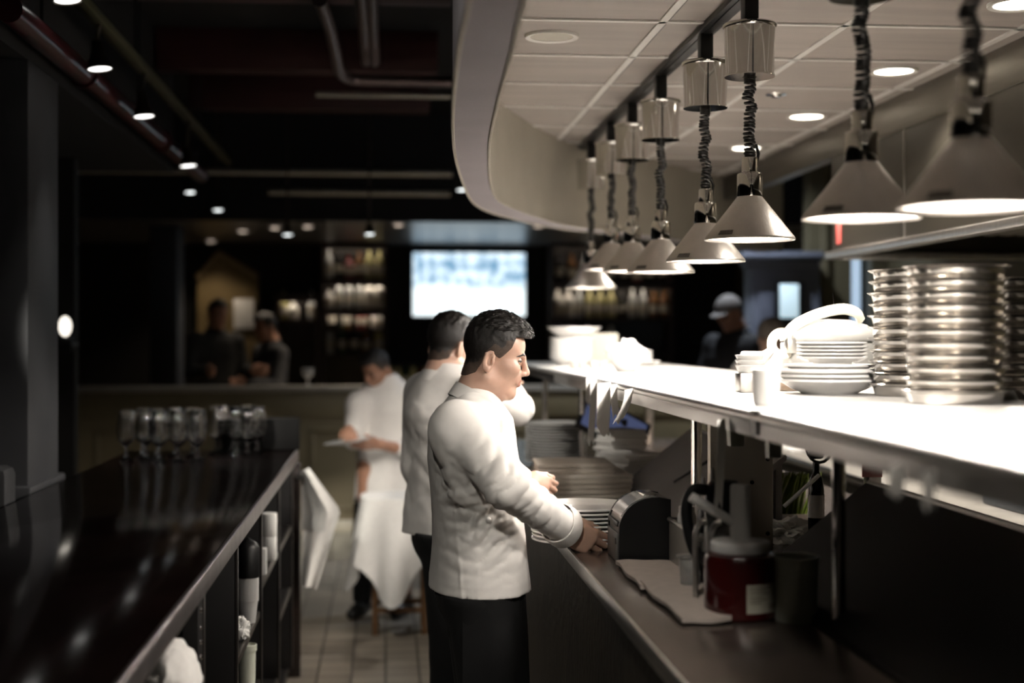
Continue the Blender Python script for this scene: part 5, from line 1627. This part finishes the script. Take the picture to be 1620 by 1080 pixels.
def collar(root, c, yaw, tilt, rx, ry, h, mat, gap=.25, thick=.004):
    R = Matrix.Rotation(yaw, 3, 'Z') @ Matrix.Rotation(tilt, 3, 'Y'); rows = []
    for i in range(5):
        t = i / 4; row = []
        for j in range(33):
            a = gap + (2 * PI - 2 * gap) * j / 32
            k = 1.0 + .05 * (1 - t)
            row.append(Vector(c) + R @ Vector((rx * k * math.cos(a), ry * k * math.sin(a), h * (t - .5))))
        rows.append(row)
    return MB().grid(rows, thick=thick).build('collar', mat, root)


A4 = lambda px, py, Y: np.array(at(px, py, Y=Y))
# --- main cook
def main_cook():
    Yc = 4.08
    ctr = at(758, 760, Y=Yc)
    root = thing('person', 'young man in white chef jacket gripping a stack of plates, in sharp focus', 'person', (ctr.x, Yc, 0))
    ear = A4(773, 571, 4.0)
    H = Head(ear - np.array((-.0013, -.0755, 0)), math.radians(-1), math.radians(10))
    S = A4(727, 672, 3.915); E_ = A4(799, 766, 3.765); W = A4(884, 828, 3.945)
    S2 = A4(772, 672, 4.27); E2 = A4(800, 770, 4.40); W2 = A4(834, 762, 4.36)
    yaw = math.radians(10)
    nb = H.w((-.03, 0, -.14))
    # jacket rings: z, cx, cy, rx (front-back), ry (side)
    def ring(py, x0, x1, ry, Y=Yc):
        a, b_ = at(x0, py, Y=Y), at(x1, py, Y=Y)
        return (a.z, (a.x + b_.x) / 2, Y + .01, (b_.x - a.x) / 2, ry)
    rings = sorted([ring(931, 681, 836, .205), ring(905, 684, 833, .2), ring(860, 688, 828, .19), ring(815, 687, 823, .185), ring(770, 683, 818, .19), ring(725, 679, 815, .2),
                    ring(690, 681, 811, .2), ring(660, 692, 806, .18), ring(643, 704, 796, .135), ring(625, 716, 784, .085), ring(612, 735, 776, .062)])
    jz0 = rings[0][0]
    f = Field(axis(S[0] - .2, W[0] + .09, .0052), axis(3.64, 4.52, .0062), axis(jz0 - .02, 1.56, .0052))
    f.loft(rings, yaw, .02, 2.3)
    f.cap(H.w((-.022, 0, -.14)), H.w((-.04, 0, -.2)), .064, .08, .04)
    f.ell(S + np.array((.012, .025, -.012)), (.066, .07, .07), None, .05); f.ell(S2 + np.array((-.0, -.03, 0)), (.065, .07, .07), None, .05)
    sleeve(f, S, E_, W, .067, .058, .048, .035); sleeve(f, S2, E2, W2 - np.array((.025, 0, 0)), .07, .062, .05)
    f.cap(S + np.array((-.02, .0, -.02)), S + np.array((.03, 0, -.17)), .06, .05, .05)
    wz = at(730, 800, Y=Yc).z
    wr = [((E_[0] - .01, E_[1], E_[2] + .02), .10, (.75, .1, -.65), .040, .0125), (tuple((E_ + W) / 2), .09, (.9, .15, -.2), .042, .010),
          ((S[0] + .04, S[1], S[2] - .13), .09, (.5, .3, -.8), .05, .010), ((S[0] - .04, S[1] - .02, wz + .02), .10, (.40, .2, .9), .036, .010),
          ((S[0] + .07, S[1], wz - .03), .08, (-.75, .1, .65), .036, .009), ((S[0] + .10, S[1], wz - .11), .07, (-.5, .1, .85), .036, .0075),
          ((S[0] - .03, S[1], wz - .10), .09, (.3, .1, .95), .045, .006), ((S[0] - .04, S[1] + .06, S[2] - .08), .10, (.8, .1, .5), .05, .008)]
    wrinkle(f, wr, .0022, 13, 4)
    # hem band, side seam ridge
    sx = at(726, 850, Y=3.9).x
    f.band(lambda x, y, z: -.0012 * np.exp(-((z - jz0 - .034) / .0025) ** 2) - .0022 * np.exp(-((x - sx - .01 * np.sin(z * 9)) / .0035) ** 2) * (z < wz + .07) * (y < 4.05) - .001 * np.exp(-((x - sx - .05) / .003) ** 2) * (z < wz + .02) * (y < 4.05), .02)
    f.band(lambda x, y, z: .0045 * np.exp(-((np.sqrt((x - S[0] - .02) ** 2 + (y - S[1] - .06) ** 2 + (z - S[2] + .02) ** 2) - .105) / .0055) ** 2) * (y < 4.0) * (z > S[2] - .12), .02)
    P, Q = f.mesh(1); P, Q = biggest(P, Q)
    npmesh('chef_jacket', P, Q, chef_m, root)
    # cuff
    d = (W - E_) / np.linalg.norm(W - E_)
    cf = MB(); rows = []
    u = np.cross(d, (0, 0, 1.0)); u /= np.linalg.norm(u); v = np.cross(d, u)
    for t, r in ((-.005, .052), (-.004, .0555), (.012, .0565), (.03, .0575), (.037, .0575), (.039, .0545), (.026, .0535)):
        rows.append([Vector(W + d * (t - .0) + (u * math.cos(a) * 1.0 + v * math.sin(a) * 1.06) * r * (1 + .03 * math.sin(3 * a))) for a in [2 * PI * q / 30 for q in range(30)]])
    cf.grid(rows, wrap=True, thick=.001).build('cuff', chef_m, root)
    collar(root, H.w((-.018, 0, -.118)) + np.array((0, 0, 0)), yaw, math.radians(30), .071, .069, .042, chef_m, .22)
    # buttons
    for px, py in ((767, 797), (773, 823)):
        p = at(px, py, Y=3.885)
        MB().sphere((p.x, 3.893, p.z), .0085, 14, 10, sc=(1, .8, 1)).build('knot_button', chef_m, root)
    # body
    hipz = .92
    hips = [(ctr.x - .0, Yc - .085, hipz), (ctr.x, Yc + .09, hipz)]; knees = [(ctr.x + .03, Yc - .09, .5), (ctr.x + .02, Yc + .1, .5)]; ank = [(ctr.x - .01, Yc - .1, .08), (ctr.x - .0, Yc + .11, .08)]
    fx = [(H.o[0] - .11, H.o[0] + .14, .0024), (W[0] + .02, W[0] + .14, .003), (W2[0] - .0, W2[0] + .1, .004)]
    fy = [(3.9, 4.19, .0026)]
    fz = [(H.o[2] - .14, H.o[2] + .14, .0024), (W[2] - .08, W[2] + .08, .003)]
    fb = Field(axis(-.0, .8, .009, fx), axis(3.66, 4.52, .009, fy), axis(.02, H.o[2] + .16, .01, fz))
    trousers_and_legs(root, hips, knees, ank, (ctr.x, Yc, 1.02), fb, r=(.098, .075, .058), zcut=jz0 + .006)
    H.build(fb)
    tr = [(z, cx, cy, rx - .022, ry - .025) for z, cx, cy, rx, ry in rings[:-1]]
    fb.loft([(.85, ctr.x, Yc, .1, .14)] + tr[1:-1], yaw, .03)
    fb.cap(nb, H.w((-.032, 0, -.19)), .055, .06, .03)
    fb.cap(S, E_, .045, .04, .03); fb.cap(E_, W, .038, .028, .02); fb.cap(S2, E2, .045, .04, .03); fb.cap(E2, W2, .038, .028, .02)
    # right hand: on the near rim of the plates, fingers curled down and under
    hw = W + d * .042
    hand(fb, hw, np.array((.80, -.05, -.42)), np.array((.45, .10, .88)), palm=.078, curl=(.55, .75, .5), thumb=(.35, .1), side=-1, sc=1.02)
    d2 = np.array((.8, -.1, -.25))
    hand(fb, W2 + np.array((.0, -.01, 0)), d2, np.array((.1, .3, .9)), palm=.06, curl=(.9, 1.0, .7), thumb=(.5, .2), side=-1, sc=.92)
    P, Q = fb.mesh(1); P, Q = biggest(P, Q)
    L = H.l(P[Q].mean(1)); mi = H.lips(L).astype(int)
    npmesh('body', P, Q, [skin_m, lip_m], root, mi)
    add_hair(H, root, 1.0, .0024, 700)
    face_parts(H, root, True, fb)
    shoes(root, ank, yaw)
    # dark apron wrapped below the jacket with a pocket cloth
    rows = []
    for i in range(10):
        z = jz0 + .03 - .5 * i / 9
        rows.append([(ctr.x + (.128 + .012 * i / 9 + .006 * math.sin(5 * a + i * .4)) * math.cos(a), Yc + (.185 + .01 * math.sin(4 * a)) * math.sin(a), z) for a in [math.radians(-115 + 230 * q / 28) for q in range(29)]])
    MB().grid(rows, thick=.004).build('apron', black_cloth, root)
    p = at(806, 940, Y=3.9)
    MB().box((p.x - .02, 3.915, p.z - .02), (p.x + .01, 3.93, p.z + .03), .006).build('pocket_cloth', linen, root)
    return root


main_cook()


def simple_person(label, H, tor, S, E_, W, hands, hips, knees, ank, yaw, top_mat, skin, jz0, trous=black_cloth, res=.008, hres=.0045, detail=False, sl=(.068, .058, .047), cut_sleeve=1.0, hair=True, coll=None, hair_args=None, wr=None, name='person', legs=True):
    c = ((hips[0][0] + hips[1][0]) / 2, (hips[0][1] + hips[1][1]) / 2)
    root = thing(name, label, 'person', (c[0], c[1], 0))
    pts = np.array([*S, *E_, *W]); lo = np.minimum(pts.min(0), [min(r[1] - r[3] for r in tor), min(r[2] - r[4] for r in tor), jz0]) - .1
    hi = np.maximum(pts.max(0), [max(r[1] + r[3] for r in tor), max(r[2] + r[4] for r in tor), tor[-1][0]]) + .1
    f = Field(axis(lo[0], hi[0], res), axis(lo[1], hi[1], res), axis(jz0 - .02, hi[2], res))
    f.loft(tor, yaw, .02, 2.3)
    f.cap(H.w((-.022, 0, -.135)), H.w((-.035, 0, -.23)), .066, .10, .05)
    for s_, e, w in zip(S, E_, W):
        f.ell(s_, (.07, .07, .07), None, .05)
        w2 = e + (w - e) * cut_sleeve
        sleeve(f, s_, e, w2, *sl)
    wrinkle(f, wr or [], .004, 10, 9)
    P, Q = f.mesh(1); P, Q = biggest(P, Q); npmesh('chef_jacket' if top_mat is chef_m else 'shirt', P, Q, top_mat, root)
    allp = np.array([*W, H.o, *hips, *knees, *ank]); lo2 = np.minimum(lo, allp.min(0) - .18); hi2 = np.maximum(hi, allp.max(0) + .2)
    fz = [(H.o[2] - .13, H.o[2] + .13, hres)] + [(w[2] - .09, w[2] + .09, hres * 1.1) for w in W]
    fx = [(H.o[0] - .13, H.o[0] + .13, hres)] + [(w[0] - .1, w[0] + .1, hres * 1.1) for w in W]
    fy = [(H.o[1] - .13, H.o[1] + .13, hres)] + [(w[1] - .1, w[1] + .1, hres * 1.1) for w in W]
    fb = Field(axis(lo2[0], hi2[0], .012, fx), axis(lo2[1], hi2[1], .012, fy), axis(.02, H.o[2] + .16, .012, fz))
    trousers_and_legs(root, hips, knees, ank, (c[0], c[1], hips[0][2] + .1), fb, trous, .014, zcut=jz0 + .012 if hips[0][2] > .8 else None)
    H.build(fb, detail)
    fb.loft([(z, cx, cy, max(.03, rx - .025), max(.03, ry - .028)) for z, cx, cy, rx, ry in tor], yaw, .03)
    fb.cap(H.w((-.02, 0, -.1)), H.w((-.03, 0, -.2)), .055, .06, .03)
    for s_, e, w, hd in zip(S, E_, W, hands):
        fb.cap(s_, e, .044, .039, .03); fb.cap(e, w, .039, .028, .02)
        hand(fb, w + (w - e) / np.linalg.norm(w - e) * .02, **hd)
    P, Q = fb.mesh(1); P, Q = biggest(P, Q)
    L = H.l(P[Q].mean(1))
    npmesh('body', P, Q, [skin, lip_m], root, H.lips(L).astype(int))
    if hair: add_hair(H, root, .7, hres, 0, **(hair_args or {}))
    face_parts(H, root, True, fb, skin)
    if coll is not None: collar(root, H.w((-.018, 0, -.118)), yaw, coll, .073, .071, .04, top_mat, .25)
    shoes(root, ank, yaw)
    return root


def torso(cx, cy, zt, zb, rx, ry, lean=0.0):
    """jacket rings from hem zb to neck zt; lean shifts the top in x"""
    h = zt - zb
    T = [(0, 1.08, 1.05), (.1, 1.03, 1.02), (.3, .95, .94), (.55, .98, .99), (.72, 1.0, 1.04), (.84, .9, .96), (.92, .72, .7), (.97, .55, .46), (1, .5, .38)]
    return [(zb + h * t, cx + lean * t, cy, rx * a, ry * b_) for t, a, b_ in T]


# --- second cook, half hidden behind the first
Y2 = 5.2
H2 = Head(A4(706, 552, Y2) + np.array((0, 0, 0)), math.radians(42), math.radians(8))
cx2 = at(716, 740, Y=Y2).x
S = [A4(757, 625, Y2 - .17), A4(672, 620, Y2 + .12)]; E_ = [A4(818, 646, Y2 - .10), A4(660, 735, Y2 + .05)]; W = [A4(806, 618, Y2 + .16), A4(760, 760, Y2 + .15)]
r2 = simple_person('man in white chef jacket seen from behind, half hidden by the sharp cook', H2, torso(cx2, Y2, 1.545, .93, .15, .2, -.0), S, E_, W,
              [dict(dirv=(-.08, .98, .05), up=(0, -.2, 1), curl=(.5, .6, .4), side=1), dict(dirv=(.8, .3, -.1), up=(0, 0, 1), curl=(.6, .6, .4), side=-1)],
              [(cx2 - .02, Y2 - .09, .92), (cx2 - .02, Y2 + .09, .92)], [(cx2 - .01, Y2 - .1, .5), (cx2 + .02, Y2 + .1, .5)], [(cx2 - .04, Y2 - .1, .08), (cx2 - .02, Y2 + .12, .08)],
              math.radians(35), chef_m, skin_m, .93, coll=math.radians(20), res=.007, wr=[((cx2 - .08, Y2 - .1, 1.2), .2, (.7, .2, .6), .08, .008), (tuple(E_[0]), .1, (.8, 0, .5), .05, .006)])

# --- waiter with a white plate further back
Y3 = 8.45
H3 = Head(A4(601, 586, Y3 - .02), math.radians(222), math.radians(26))
cx3 = at(611, 700, Y=Y3).x
S = [A4(566, 640, Y3 - .06), A4(650, 640, Y3 + .04)]; E_ = [A4(560, 695, Y3 - .10), A4(646, 712, Y3 - .12)]; W = [A4(553, 682, Y3 - .36), A4(600, 703, Y3 - .36)]
r3 = simple_person('man in white chef jacket looking down at a white plate, beside the cloth covered stool', H3, torso(cx3, Y3, 1.42, .66, .125, .185), S, E_, W,
              [dict(dirv=(.1, -.8, -.1), up=(-1, 0, .2), curl=(.3, .3, .2), side=1, thumb=(.5, .3)), dict(dirv=(-.75, -.5, -.0), up=(.3, -.6, .7), curl=(.2, .3, .2), side=1, thumb=(.4, .3))],
              [(cx3 + .09, Y3, .88), (cx3 - .09, Y3, .88)], [(cx3 + .1, Y3 - .05, .48), (cx3 - .12, Y3 - .04, .48)], [(cx3 + .11, Y3, .08), (cx3 - .14, Y3 - .0, .08)],
              math.radians(250), chef_m, skin_dark, .66, coll=math.radians(15), cut_sleeve=.35, res=.009, hres=.005)
pc3 = at(556, 694, Y=Y3 - .42)
o = MB().lathe([(0, 0), (.07, 0), (.075, .003), (.145, .016), (.149, .019), (.144, .02), (.074, .008), (0, .007)], n=48, mat=Matrix.Rotation(math.radians(-10), 3, 'Y')).build('held_plate', china, loc=(pc3.x - .005, Y3 - .45, pc3.z - .02)); tag(o, 'white plate held by the man looking down', 'plate')

# --- dim figures
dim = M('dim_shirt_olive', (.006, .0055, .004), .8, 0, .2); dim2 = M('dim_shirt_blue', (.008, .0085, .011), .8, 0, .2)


def bystander(label, px, py, Y, yawd, pitch, mat, skin, ztop_off=.22, w=.19, arms='down', hair_args=None, hair=True, zhem=None, scale=1.0):
    H = Head(A4(px, py, Y), math.radians(yawd), math.radians(pitch), scale=scale)
    z = H.o[2]; yw = math.radians(yawd); fx_, fy_ = math.cos(yw), math.sin(yw); sx_, sy_ = -fy_, fx_
    c = H.o[:2] - np.array((fx_, fy_)) * .02
    zt = z - .11; zb = max(.55, zt - .66)
    T = torso(c[0], c[1], zt, zb, .12, w)
    S = [np.array((c[0] - q * sx_ * .17, c[1] - q * sy_ * .17, zt - .09)) for q in (1, -1)]
    E_ = [s_ + np.array((fx_ * .06 - q * sx_ * .06, fy_ * .06 - q * sy_ * .06, -.27)) for s_, q in zip(S, (1, -1))]
    W = [e + np.array((fx_ * .22 + q * sx_ * .04, fy_ * .22 + q * sy_ * .04, .03)) for e, q in zip(E_, (1, -1))]
    zh = zb + .1
    if zh > .8: hips = [(c[0] + q * sx_ * .09, c[1] + q * sy_ * .09, zh) for q in (1, -1)]; kn = [(h[0] + fx_ * .03, h[1] + fy_ * .03, zh * .53) for h in hips]; an = [(h[0], h[1], .08) for h in hips]
    else: hips = [(c[0] + q * sx_ * .1, c[1] + q * sy_ * .1, zh) for q in (1, -1)]; kn = [(h[0] + fx_ * .40, h[1] + fy_ * .40, zh) for h in hips]; an = [(k_[0] - fx_ * .05, k_[1] - fy_ * .05, max(.1, zh - .45)) for k_ in kn]
    return H, simple_person(label, H, T, S, E_, W, [dict(dirv=(fx_, fy_, 0), up=(0, 0, 1), curl=(.4, .4, .3), side=q) for q in (1, -1)], hips, kn, an, yw, mat, skin, zb, res=.012, hres=.007, hair=hair, hair_args=hair_args)


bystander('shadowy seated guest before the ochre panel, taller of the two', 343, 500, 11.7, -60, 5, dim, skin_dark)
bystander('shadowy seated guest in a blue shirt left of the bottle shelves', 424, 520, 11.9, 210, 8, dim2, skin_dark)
cap_mat = M('pale_cap_cloth', (.20, .185, .175), .85, 0, .1, 40)
H6, r6 = bystander('man in pale cap and dark shirt standing in the dim kitchen doorway', 1157, 497, 9.25, 215, 22, M('charcoal_shirt', (.02, .02, .022), .8), skin_dark, hair=False)


def cap_on(H, root, mat, brim=True, beanie=False):
    c = H.w((.01, 0, .06)); m = .16
    f = Field(axis(c[0] - m, c[0] + m, .006), axis(c[1] - m, c[1] + m, .006), axis(c[2] - m, c[2] + m, .006))
    f.ell(H.w((.012, 0, .05)), (.096, .086, .09), H.R, .01)
    X, Y, Z = np.meshgrid(*f.ax, indexing='ij'); L = H.l(np.stack([X.ravel(), Y.ravel(), Z.ravel()], 1)).reshape(*X.shape, 3)
    f.F = np.maximum(f.F, ((.0 if beanie else .045) - L[..., 2]).astype(np.float32))
    if brim:
        f.ell(H.w((.115, 0, .045)), (.06, .065, .006), H.R, .006)
    P, Q = f.mesh(1); return npmesh('knit_beanie' if beanie else 'cap', P, Q, mat, root)


cap_on(H6, r6, cap_mat)
H7, r7 = bystander('person in grey brown beanie behind the cream ring handle', 1220, 537, 8.55, 70, 5, M('taupe_shirt', (.30, .26, .23), .85), skin_m, hair=False)
cap_on(H7, r7, M('taupe_knit', (.26, .225, .20), .9, 0, .1, 90, .3, 300), False, True)
